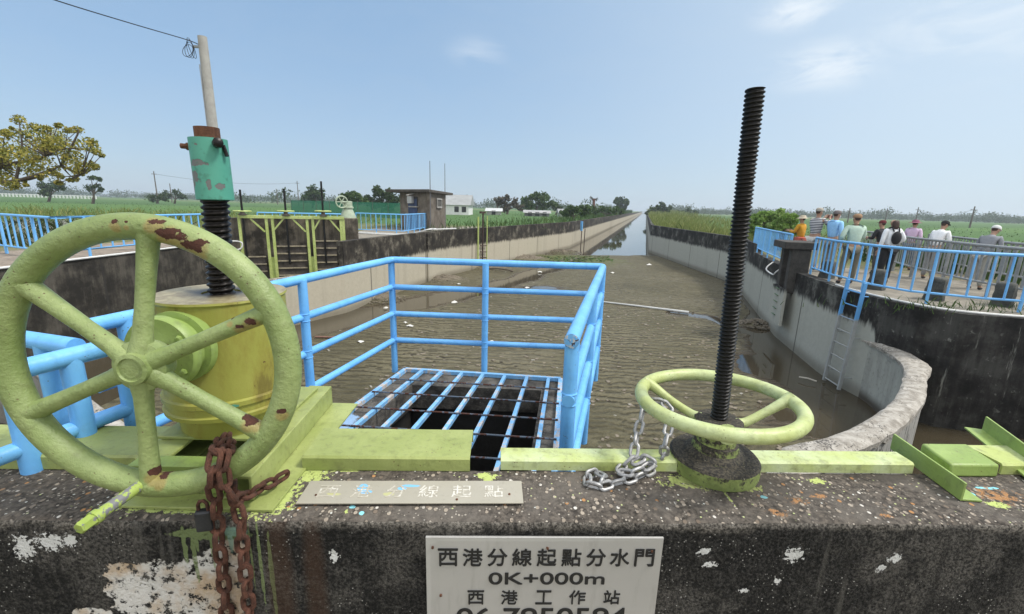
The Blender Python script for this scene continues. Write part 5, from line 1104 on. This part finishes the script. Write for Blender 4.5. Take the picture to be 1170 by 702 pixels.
# (skinned children are built in the person's own frame)
DOWN = lambda s: ((s*.235, -.02, 1.13), (s*.245, .04, .90), (s*.245, .06, .83))
FWD = lambda s: ((s*.23, .10, 1.16), (s*.15, .30, 1.20), (s*.12, .37, 1.22))
UPF = lambda s: ((s*.23, .17, 1.24), (s*.10, .33, 1.42), (s*.07, .37, 1.48))
HIP = lambda s: ((s*.29, -.06, 1.16), (s*.20, .12, 1.06), (s*.16, .19, 1.05))
tn = lambda n, c: cloth(n, c)
t = T('striped_cloth'); zz = t.xyz(t.obj)[2]; wv = t.ma('SINE', t.ma('MULTIPLY', zz, 125.)); STR = t.out(t.mix(t.ss(wv, -.1, .25), (.022, .024, .05), (.62, .62, .62)), .9)
t = T('tartan_cloth'); STRAW = plain('straw', (.48, .42, .32), .9, .2, 40); BEI = cloth('beige_cap_cloth', (.36, .33, .28)); 
def ppos(px, py, Y): p = PY(px, py, Y); return p.x, p.y
def bag(root, up, ht, k):
    b = B(); c = up((0, -.15, 1.20)); b.ball(c, .14*k, 16, (.85, .55, 1.25)); bo = b.obj('backpack', cloth('black_backpack', (.014, .014, .017)), root, loc=(0, 0, 0))
    for s in (-1, 1): B().tube(smooth_path([up((s*.07, -.13, 1.36)), up((s*.09, -.05, 1.475)), up((s*.10, .10, 1.40)), up((s*.11, .125, 1.25))], 5), .016*k, 8).obj('strap', MATS['black_backpack'], bo, loc=(0, 0, 0))
def mask(root, up, ht, k):
    b = B(); b.ball(ht((0, .075, 1.56)), .055*k, 14, (1., .75, .85)); b.obj('face_mask', cloth('white_mask', (.62, .65, .68)), root, loc=(0, 0, 0))
def camera_(root, up, ht, k):
    c = up((0, .44, 1.49)); b = B(); b.box(c, (.14*k, .05*k, .09*k)); b.lathe([(.03*k, 0), (.03*k, .06*k)], c, (0, 1, 0), 14); b.obj('camera', cloth('maroon_camera', (.10, .015, .025)), root, loc=(0, 0, 0), smooth=30)
def tartan(root, up, ht, k):
    b = B(); b.lathe([(.24*k, .66*k), (.20*k, .98*k), (.165*k, 1.0*k)], (0, 0, 0), seg=24); b.obj('apron', cloth('red_apron', (.42, .10, .07)), root, loc=(0, 0, 0))
E_ = rad(0); N_ = rad(90)
person(*ppos(917, 258, 14.6), 1.62, rad(120), .05, 'person in mustard yellow top and pale straw hat beside the leafy bushes', cloth('mustard_top', (.55, .27, .02)), cloth('grey_trousers', (.10, .10, .11)), (FWD(-1), FWD(1)), ('wide', STRAW), ('short', HAIRB), extra=tartan)
person(*ppos(934.5, 250, 13.7), 1.86, rad(20), .02, 'person in black and white striped top and beige cap raising a camera', STR, cloth('white_trousers', (.50, .49, .46)), (UPF(-1), UPF(1)), ('cap', BEI), ('short', HAIRB), extra=camera_)
person(*ppos(954.5, 252, 13.2), 1.79, rad(15), .04, 'person in sky blue shirt with white face mask and grey cap', cloth('sky_blue_shirt', (.27, .52, .82)), cloth('khaki_grey_trousers', (.24, .23, .20)), (FWD(-1), DOWN(1)), ('cap', cloth('grey_cap', (.16, .14, .14))), ('short', HAIRB), extra=mask)
person(*ppos(979, 262, 10.9), 1.70, rad(75), .13, 'person in sage green jacket and tan cap leaning with hands forward seen from behind', cloth('sage_jacket', (.42, .54, .45)), cloth('khaki_trousers', (.155, .14, .10)), (HIP(-1), FWD(1)), ('cap', cloth('tan_cap', (.30, .19, .11))), ('short', HAIRB), legs=(((-.10, 0), (-.14, .03), (-.17, -.05)), ((.10, 0), (.12, .06), (.13, .08))))
person(*ppos(1021.5, 262, 11.3), 1.63, rad(88), .03, 'person with long brown hair, white top, black trousers and small black backpack', cloth('white_top', (.78, .80, .82)), cloth('black_trousers', (.012, .012, .014)), (DOWN(-1), HIP(1)), None, ('long', HAIRB), extra=bag, legs=(((-.09, 0), (-.12, .0), (-.15, -.02)), ((.09, 0), (.09, .02), (.09, .02))))
person(*ppos(1012, 258, 13.0), 1.56, rad(100), .18, 'person in dark red cap and black jacket bending behind the woman with the backpack', cloth('black_jacket', (.02, .02, .024)), cloth('dark_grey_trousers', (.06, .06, .065)), (FWD(-1), FWD(1)), ('cap', cloth('dark_red_cap', (.12, .02, .025))), ('short', HAIRB))
person(*ppos(1045, 258, 14.3), 1.58, rad(30), .04, 'person in lilac shirt with pink scarf tied round a dark sun hat', cloth('lilac_shirt', (.62, .46, .62)), cloth('blue_jeans', (.07, .12, .20)), (FWD(-1), DOWN(1)), ('wide', cloth('dark_pink_hat', (.25, .09, .14))), ('short', HAIRB))
person(*ppos(1072, 262, 12.2), 1.62, rad(15), .32, 'person in white shirt and black cap bending beyond the grey railing', cloth('white_shirt', (.80, .81, .82)), cloth('pale_grey_trousers', (.30, .30, .30)), (FWD(-1), FWD(1)), ('cap', cloth('black_cap', (.015, .015, .017))), ('short', HAIRB), head_tilt=.2)
person(*ppos(1128, 270, 10.6), 1.58, rad(20), .45, 'person in grey shirt and white cap stooping near the edge of view', cloth('grey_shirt', (.22, .23, .25)), cloth('stone_trousers', (.36, .35, .31)), (FWD(-1), FWD(1)), ('cap', cloth('white_cap', (.62, .62, .60))), ('short', HAIRB), head_tilt=.25)

# ------------------------------------------------------------------ vegetation
def leafmat(name, cols, spread=.5):
    t = T(name); n = t.noise(.9, 3); f = t.ma('ADD', t.ma('MULTIPLY', t.isl, spread), t.ma('MULTIPLY', n, 1-spread))
    c = t.mix(t.ss(f, .2, .55), cols[0], cols[1]); c = t.mix(t.ss(f, .6, .8), c, cols[2])
    t.out(c, .6, spec=.3); tr = t.n('ShaderNodeBsdfTranslucent'); t.l(c, tr.inputs[0]); mxs = t.n('ShaderNodeMixShader'); mxs.inputs[0].default_value = .3
    t.t.links.new(t.b.outputs[0], mxs.inputs[1]); t.t.links.new(tr.outputs[0], mxs.inputs[2]); t.t.links.new(mxs.outputs[0], t.t.nodes['Material Output'].inputs[0]); MATS[name] = t.m; return t.m
DKG = leafmat('dark_green_leaves', ((.022, .045, .012), (.045, .08, .02), (.08, .11, .03)))
MDG = leafmat('mid_green_leaves', ((.03, .065, .014), (.06, .11, .024), (.11, .15, .035)))
OLV = leafmat('olive_gold_leaves', ((.11, .135, .025), (.30, .28, .05), (.46, .36, .08)), .55)
BRN = leafmat('brownish_leaves', ((.05, .045, .03), (.10, .085, .055), (.14, .12, .08)))
YEL = leafmat('straw_green_leaves', ((.10, .14, .03), (.20, .235, .065), (.35, .335, .13)))
BRT = leafmat('bright_green_leaves', ((.10, .19, .04), (.19, .31, .07), (.30, .40, .14)))
WHT = leafmat('white_flowered_leaves', ((.03, .05, .016), (.07, .10, .03), (.42, .42, .36)), .8)
def leaf(b, p, s, nrm=None):
    n = (V((random.gauss(0, 1), random.gauss(0, 1), random.gauss(.5, .8)))).normalized() if nrm is None else nrm
    a = n.orthogonal().normalized(); c = n.cross(a); an = random.uniform(0, 6.28); u = a*math.cos(an)+c*math.sin(an); v = n.cross(u); l = s*random.uniform(.6, 1.2)
    vs = [b.bm.verts.new(q) for q in (p-u*l*.5, p+v*l*.32+n*l*.07, p+u*l*.5, p-v*l*.32+n*l*.07)]; b.face(vs)
def clump(b, c, r, n, s, sq=(1, 1, .8)):
    for _ in range(n):
        d = V((random.gauss(0, 1), random.gauss(0, 1), random.gauss(0, 1))).normalized(); q = r*(random.random()**.45)
        leaf(b, c+V((d.x*q*sq[0], d.y*q*sq[1], d.z*q*sq[2])), s)
def tree(name, label, cat, base, blobs, mat, leafs, per, trunk=.15, group=None, sub=11):
    base = V(base); root = thing(name, base, label, cat, group); b = B()
    top = max(blobs, key=lambda q: q[0].z)[0]
    b2 = B(); hub = V((base.x, base.y, base.z)); mid = lerp(base, sum((q[0] for q in blobs), V((0, 0, 0)))/len(blobs), .55)
    b2.tube(smooth_path([base-V((0, 0, .2)), lerp(base, mid, .5)+V((trunk*.4, 0, 0)), mid], 4), [trunk*1.2]+[trunk]*4+[trunk*.7]*4, 8)
    for c, r in blobs: b2.tube([mid-V((0, 0, trunk)), lerp(mid, c, .5)+V((0, 0, r*.1)), c], [trunk*.55, trunk*.35, trunk*.1], 6)
    b2.obj('trunk', BARK, root)
    for c, r in blobs:
        for k in range(sub):
            d = V((random.gauss(0, 1), random.gauss(0, 1), random.gauss(0, .8))); d = d.normalized()*r*random.uniform(.2, .72); clump(b, c+d, r*random.uniform(.34, .56), max(4, int(per*1.9/sub)), leafs*1.15)
    b.obj('crown', mat, root, smooth=0, fix=False); return root
def pxb(Y, lst): return [(PY(x, y, Y+random.uniform(-.4, .4)*r*Y/500), r*Y/500*1.04) for x, y, r in lst]
def gnd(px, Y): p = PY(px, 240, Y); return V((p.x, p.y, 0))
# big olive-gold tree at the left edge
Y0 = 19.
cl = [(98, 165, 26), (120, 235, 34), (170, 200, 24), (210, 215, 26), (240, 205, 14), (290, 190, 14), (40, 235, 22), (25, 225, 14), (60, 205, 8), (130, 300, 44), (210, 265, 44), (275, 250, 44), (270, 285, 40), (340, 215, 16), (390, 215, 22), (330, 300, 52), (350, 340, 46), (385, 395, 40), (390, 425, 22), (440, 290, 36), (460, 275, 18), (480, 320, 18), (510, 340, 12), (455, 390, 24), (480, 400, 14), (20, 320, 46), (30, 395, 44), (100, 345, 52), (180, 350, 52), (205, 400, 54), (150, 412, 44), (40, 480, 40), (75, 495, 18), (270, 430, 18), (300, 445, 14), (375, 460, 16), (290, 478, 14), (130, 490, 9), (120, 470, 8), (200, 452, 14), (5, 360, 40), (-40, 330, 60), (-60, 400, 60), (-40, 260, 50), (345, 465, 10), (0, 440, 40), (240, 300, 40)]
root = thing('gold_leaved_tree', gnd(-45, Y0), 'sparse spreading tree with round gold and olive leaf clusters at the edge of the sky', 'tree')
sc_ = 1/4.385; b = B(); ctrs = []
for x, y, r in cl:
    c = PY(x*sc_, 100+y*sc_, Y0+random.uniform(-1.2, 1.2)); R = r*sc_*Y0/500*1.05; ctrs.append((c, R)); clump(b, c, R*1.12, int(26+r*4.6), .12, (1.1, 1, .85))
b.obj('crown', OLV, root, smooth=0, fix=False)
b = B(); g0_ = gnd(-45, Y0); f0 = PY(-35, 205, Y0); b.tube(smooth_path([g0_-V((0, 0, .2)), lerp(g0_, f0, .5)+V((.1, 0, 0)), f0], 5), [.26]*6+[.2]*5, 10)
f1, f2, f3 = PY(18, 207, Y0), PY(52, 178, Y0), PY(70, 190, Y0)
for P_2, r0 in (([f0, PY(-8, 208, Y0), f1, PY(55, 196, Y0), f3, PY(92, 200, Y0)], .11), ([f0, PY(0, 190, Y0), f2, PY(58, 152, Y0)], .10), ([f1, PY(25, 170, Y0), PY(22, 140, Y0)], .06), ([f2, PY(75, 170, Y0), PY(105, 172, Y0), PY(118, 178, Y0)], .05), ([f3, PY(88, 155, Y0), PY(90, 148, Y0)], .05)):
    sm_ = smooth_path(P_2, 5); b.tube(sm_, [r0*(1-.8*i/len(sm_)) for i in range(len(sm_))], 8)
for c, R in ctrs:
    q = min((f1, f2, f3, PY(92, 200, Y0), PY(0, 190, Y0)), key=lambda v: (v-c).length); b.tube([q, lerp(q, c, .55)+V((0, 0, -R*.3)), c], [.035, .022, .008], 6)
b.obj('trunk', BARK, root)
TR = [
 ('small_tree', 'small dark tree in the field under the gold leaved tree', (57, 100.), [(50, 213, 8), (62, 213, 9), (56, 220, 8), (70, 214, 5)], DKG, .5, 130),
 ('small_tree', 'small dark round tree with bare pole like trunk left of the sleeve', (107, 90.), [(100, 215, 6), (110, 213, 6), (115, 217, 4), (104, 203, 5), (112, 205, 4)], DKG, .4, 70),
 ('shrub', 'low dark rounded shrub beneath the field power pole', (180, 120.), [(173, 226, 7), (182, 225, 7), (188, 227, 5)], DKG, .5, 110),
 ('shrub', 'loose dark shrub right of the field power pole', (200, 125.), [(193, 222, 6), (202, 220, 7), (209, 224, 5)], DKG, .5, 90),
 ('round_tree', 'dense dark round tree standing alone above the sluice gates', (357, 110.), [(350, 224, 8), (358, 220, 8), (365, 224, 8), (357, 228, 8)], DKG, .55, 230),
 ('leafy_tree', 'broad olive green tree behind the grey gear hoist', (400, 75.), [(393, 226, 8), (402, 223, 8), (411, 227, 8), (398, 232, 9), (388, 231, 6)], MDG, .45, 230),
 ('leafy_tree', 'taller ragged grey green tree touching the hut roof', (436, 78.), [(421, 228, 9), (432, 219, 8), (440, 222, 10), (449, 228, 9), (430, 231, 10), (444, 234, 9)], DKG, .45, 240),
 ('ash_tree', 'ashen brown thin leaved tree beyond the white house', (579, 105.), [(574, 229, 6), (580, 226, 5), (587, 233, 7), (578, 237, 8), (594, 238, 5)], BRN, .5, 170),
 ('ash_tree', 'tiny ashen tree right of the white house', (568, 120.), [(567, 229, 4), (570, 233, 4)], BRN, .45, 90),
 ('round_tree', 'large domed green tree rising beyond the sunlit wall', (614, 112.), [(603, 230, 8), (612, 225, 8), (622, 227, 8), (629, 233, 7), (606, 236, 8), (618, 236, 9), (598, 234, 5)], MDG, .55, 260),
 ('shrub', 'small dark bush at the foot of the domed tree', (635, 115.), [(635, 236, 6), (640, 238, 4)], DKG, .5, 100),
 ('leafy_bush', 'full green bush on the canal bank behind the depth gauge', (655, 62.), [(645, 243, 6), (654, 240, 7), (663, 241, 8), (672, 241, 7), (650, 246, 5)], MDG, .3, 220),
 ('leafy_bush', 'long low bush further along the sunlit canal bank', (690, 95.), [(680, 241, 6), (688, 240, 6), (696, 240, 6), (704, 241, 6), (711, 242, 4)], MDG, .4, 160),
 ('dark_tree', 'dark spreading tree at the vanishing end of the canal', (709, 180.), [(704, 230, 5), (711, 229, 6), (716, 232, 4), (709, 236, 5), (713, 238, 4)], DKG, .8, 170),
 ('dark_tree', 'dark tree mass opposite across the far end of the canal', (757, 150.), [(748, 239, 6), (756, 236, 6), (763, 239, 6), (752, 243, 6), (741, 244, 4)], DKG, .7, 180),
 ('dark_tree', 'low hazy tree right of the far canal tree mass', (785, 190.), [(778, 243, 5), (786, 241, 5), (794, 243, 5)], DKG, .8, 120),
 ('leafy_bush', 'vigorous broad leaved bush behind the short blue fence', (866, 24.), [(856, 254, 8), (864, 250, 9), (872, 247, 8), (880, 248, 8), (862, 260, 8), (875, 259, 9), (848, 258, 6)], BRT, .19, 420),
 ('leafy_bush', 'broad leaved bush next to the person in yellow', (896, 21.), [(890, 247, 8), (898, 249, 8), (906, 252, 8), (892, 257, 9), (902, 261, 9), (884, 262, 8), (911, 262, 6)], BRT, .18, 420),
]
for nm, lb, (px, Y), bl_, mt, ls, per in TR:
    tree(nm, lb, 'tree' if 'tree' in nm else 'bush', gnd(px, Y), pxb(Y, bl_), mt, ls, per, .12 if Y < 70 else .25)
# dead palm trunk
g_ = gnd(679, 120.); tp = PY(678.5, 227, 120.); root = thing('dead_palm', g_, 'bare reddish palm trunk above the bank bushes', 'tree'); B().tube([g_, lerp(g_, tp, .6), tp], [.4, .3, .42], 8).obj('trunk', plain('red_trunk', (.14, .06, .05), .9, .3, 2), root)
b = B(); [clump(b, tp+V((random.uniform(-1, 1), 0, random.uniform(-.6, .4))), .5, 14, .5) for _ in range(4)]; b.obj('crown', BRN, root, smooth=0, fix=False)
# grass, weeds, crops
def blades(name, n, fn, hgt, wdt, mat, lean=.35):
    b = B()
    for _ in range(n):
        q = fn()
        if q is None: continue
        x, y, s = q; h = hgt*random.uniform(.5, 1.2)*s; a = random.uniform(0, 6.28); w_ = wdt*s*random.uniform(.6, 1.3); d = V((math.cos(a), math.sin(a), 0)); e = V((random.gauss(0, lean), random.gauss(0, lean), 0))*h
        v = [b.bm.verts.new(p) for p in (V((x, y, 0))-d*w_, V((x, y, 0))+d*w_, V((x, y, h*.62))+e*.4+d*w_*.6, V((x, y, h))+e, V((x, y, h*.62))+e*.4-d*w_*.6)]; b.face(v)
    o = b.obj(name, mat, smooth=0, fix=False); kind(o, 'stuff'); return o
def along(poly, off0, off1, side, k=1.):
    segs = [(V((*a, 0)), V((*c, 0))) for a, c in zip(poly, poly[1:])]; ws = [(c-a).length for a, c in segs]
    def f():
        a, c = random.choices(segs, ws)[0]; t_ = random.random(); p = lerp(a, c, t_); d = (c-a).normalized(); nn = V((d.y, -d.x, 0))*side; o = off0+(off1-off0)*random.random()**1.3; p = p+nn*o; return p.x, p.y, k*(1+max(0, p.y-40)/80)
    return f
f3_ = V((12.7, 41.4, 0))+hd*60; f4_ = f3_+hd*150; l3_ = V((5.5, 43.5, 0))+hd*60; l4_ = l3_+hd*160
blades('tall_grass', 9000, along([(11.2, 20.4), (12.4, 26), (12.75, 41.4), (f3_.x, f3_.y)], .35, 5.5, 1), .75, .02, YEL)
blades('bank_grass', 5000, along([(12.7, 41.4), (f3_.x, f3_.y), (f4_.x, f4_.y)], .6, 14, 1), .8, .03, YEL)
blades('field_edge_grass', 4500, along([(-3.2, 26.5), (4.9, 43.5), (l3_.x, l3_.y), (l4_.x, l4_.y)], .5, 7, -1), .55, .03, MDG)
def inpoly(x0, x1, y0, y1, s=1., mask=None):
    def f():
        x, y = random.uniform(x0, x1), random.uniform(y0, y1)
        if mask and not mask(x, y): return None
        if mn.noise(V((x*.45, y*.45, 4))) < -.05: return None
        return x, y, s
    return f
blades('verge_weeds', 5200, inpoly(-46, -12.5, 19.5, 44), .7, .03, YEL)
blades('flowering_weeds', 2600, inpoly(-22, -14.2, 13.8, 20, 1.1), .55, .035, WHT, .6)
blades('bridge_weeds', 4200, inpoly(13.2, 24, 8, 19, 1.2), .65, .03, MDG, .5)
blades('footpath_weeds', 260, lambda: (random.gauss(9.2, 1.6), random.gauss(8.1, .28), .45), .38, .02, MDG, .5)
blades('far_field_crop', 5000, lambda: ((lambda a, r: (r*math.sin(a), r*math.cos(a), 1.) if not -.1 < a-.27*r/(r+9) < .22 else None)(random.uniform(-1.1, 1.15), random.uniform(34, 150))), .16, .05, MDG, .4)
b = B()
for _ in range(220): leaf(b, PZ(random.uniform(612, 700), random.uniform(293, 299), MUD+.02), .3, V((random.gauss(0, .3), random.gauss(0, .3), 1)).normalized())
kind(b.obj('mud_weed', MDG, smooth=0, fix=False), 'stuff')
# far woods: masses on the horizon
def wood(name, a0, a1, r0, r1, n, hmin, hmax, mat):
    b = B()
    for _ in range(n):
        a, r = random.uniform(a0, a1), random.uniform(r0, r1); q = V((r*math.sin(a), r*math.cos(a), 0)); h = random.uniform(hmin, hmax)*(.75+.6*max(0, .5+mn.noise(V((a*30, 3, 1)))))
        for _ in range(5): clump(b, q+V((random.gauss(0, h*.8), random.gauss(0, h*.5), h*random.uniform(.15, .8))), h*.55, 30, h*.19)
    o = b.obj(name, mat, smooth=0, fix=False); return kind(o, 'stuff')
wood('far_woods', -1.15, .22, 560, 880, 620, 3.5, 7.5, DKG)
wood('far_woods', .33, 1.2, 430, 800, 760, 3.2, 6.8, DKG)
wood('far_woods', -.62, .22, 260, 420, 60, 4, 7, DKG)
# ------------------------------------------------------------------ poles, wires, far buildings
CONC = plain('pole_concrete', (.34, .33, .30), .9, .15, 6, .2)
YP = 18.2; tp = PY(231, 42, YP); bx = tp.x
pole = thing('utility_pole', (bx, YP, 0), 'tall pale concrete utility pole with a coil of cable at its top', 'utility pole')
B().tube([(bx, YP, 0), (bx, YP, tp.z)], [.21, .155], 16).obj('shaft', CONC, pole)
B().tube([(bx-.1, YP-.13, .4), (bx-.13, YP-.14, tp.z-1)], .02, 6).obj('down_pipe', GALV, pole)
b = B(); 
for k in range(4): b.torus(PY(214.5+k*1.5, 58-k*.9, YP-.1-.03*k), (.2+.28*k, 1, .25*k-.3), .23+.035*k, .010, 24, 6)
b.obj('cable_coil', GREASE, pole); B().box((bx-.2, YP, tp.z-.35), (.35, .08, .08)).obj('bracket', GALV, pole, smooth=0)
wp = [PY(229, 52, YP), PY(213, 45.5, YP-.6), PY(150, 27, YP-3), PY(62, 0, YP-5.5), PY(-60, -42, YP-8)]
o = B().tube(smooth_path(wp, 8), .016, 6).obj('overhead_cable', GREASE, loc=wp[0]); tag(o, 'black overhead cable running from the concrete pole out of the sky corner', 'cable')
WOODP = plain('grey_pole_wood', (.12, .105, .09), .9, .2, 3)
tops = {}
for px, yt, Y, lb in ((182, 196, 120, 'distant pole with crossarms above the dark shrub'), (198, 210, 150, 'short distant pole beside the loose dark shrub'), (342, 207, 150, 'distant pole with crossarms left of the lone round tree'), (318, 217, 170, 'short distant pole above the middle sluice gate'), (1113, 236, 95, 'leaning field pole with crossarm above the far fields'), (1049, 237, 130, 'distant pole behind the lilac shirt person'), (1014, 238.5, 140, 'distant pole above the person with long brown hair'), (971, 238, 120, 'distant slanting pole beside the sage jacket person')):
    q = gnd(px, Y); tpz = PY(px, yt, Y).z; r = thing('power_pole', q, lb, 'utility pole', 'distant field poles'); B().tube([q, (q.x, q.y, tpz)], [.17, .11], 8).obj('shaft', WOODP, r)
    if 'crossarm' in lb or px > 900: B().bar((q.x-.7, q.y, tpz-.7), (q.x+.7, q.y, tpz-.75), .12, .12).obj('crossarm', WOODP, r, smooth=0)
    tops[px] = V((q.x, q.y, tpz-.65))
for a, c, lb in ((182, 342, 'thin power line strung between the two left field poles'), (1113, 1049, 'thin power line strung between the right hand field poles')):
    A, Q = tops[a], tops[c]; o = B().tube([lerp(A, Q, i/12)+V((0, 0, -1.2*4*(i/12)*(1-i/12))) for i in range(13)], .03, 5).obj('power_line', GREASE, loc=A); tag(o, lb, 'cable')
WHP = plain('white_wall', (.66, .66, .64), .85, .1, 2); GRF = plain('grey_roof', (.26, .27, .27), .8, .2, 1)
def house(px0, px1, yb, yt, yr, Y, name, label, wm, rm, dep=7., wins=((.35, .5),)):
    a, c = gnd(px0, Y), gnd(px1, Y); hz_ = PY(px0, yt, Y).z; rz = PY((px0+px1)/2, yr, Y).z; r = thing(name, (a+c)/2, label, 'house' if 'house' in name else 'shed'); w_ = (c-a).length; m_ = (a+c)/2
    B().box((m_.x, m_.y+dep/2, hz_/2), (w_, dep, hz_)).obj('wall', wm, r, smooth=0)
    b = B(); e = .35
    b.extr([(a.x-e, a.y-e, hz_-.05), (a.x-e, a.y+dep+e, hz_-.05), (a.x-e, a.y+dep/2, rz)], (w_+2*e, 0, 0)); b.obj('roof', rm, r, smooth=0)
    for fx, fz in wins: B().box((a.x+w_*fx, a.y-.01, hz_*fz), (.8, .06, 1.)).obj('window', DARKW, r, smooth=0)
    return r
house(499, 535.5, 243, 233.5, 222, 82, 'white_house', 'white walled house with grey pitched roof beyond the hut', WHP, GRF, 8, ((.62, .55), (.85, .55)))
house(556, 572, 246, 241, 238, 92, 'field_shed', 'low pale shed beyond the sunlit wall', plain('pale_shed_wall', (.36, .36, .34), .9, .2, 1), plain('pale_shed_roof', (.45, .46, .46), .7, .1, 1), 5, ((.5, .5),))
house(600, 628, 248, 243, 240.5, 88, 'field_shed', 'long grey shed in front of the domed tree', plain('grey_shed_wall', (.17, .17, .17), .9, .4, .6), plain('grey_shed_roof', (.30, .30, .30), .8, .3, 1), 5, ((.2, .5), (.5, .5), (.8, .5)))
house(640, 656, 248, 243, 239, 90, 'field_shed', 'small white gabled shed left of the bank bushes', WHP, GRF, 5, ((.5, .5),))
# green net fence beyond the gates
t = T('green_net'); t.out((.03, .20, .12), .8); tb = t.n('ShaderNodeBsdfTransparent'); ms = t.n('ShaderNodeMixShader'); ms.inputs[0].default_value = .38; t.t.links.new(t.b.outputs[0], ms.inputs[1]); t.t.links.new(tb.outputs[0], ms.inputs[2]); t.t.links.new(ms.outputs[0], t.t.nodes['Material Output'].inputs[0])
nf = thing('net_fence', gnd(395, 52), 'dark green shade net fence across the field behind the hoist', 'fence')
a, c = gnd(333, 58), gnd(462, 50); B().bar(a+V((0, 0, .9)), c+V((0, 0, .9)), .02, 1.7).obj('net', t.m, nf, smooth=0)
for k in range(9): q = lerp(a, c, k/8); B().tube([q, q+V((0, 0, 1.85))], .035, 6).obj('post', WOODP, nf)
# far white guard rail on the left
a, c = gnd(-30, 210), gnd(112, 210); wr_ = thing('guard_rail', a, 'far white guard rail of a road across the green field', 'guard rail'); WPT = plain('white_rail_paint', (.7, .7, .68), .7, .05)
B().bar(a+V((0, 0, 1.25)), c+V((0, 0, 1.25)), .15, .35).obj('rail', WPT, wr_, smooth=0)
for k in range(36): q = lerp(a, c, k/35); B().box((q.x, q.y, .75), (.6, .3, 1.5)).obj('post', WPT, wr_, smooth=0)
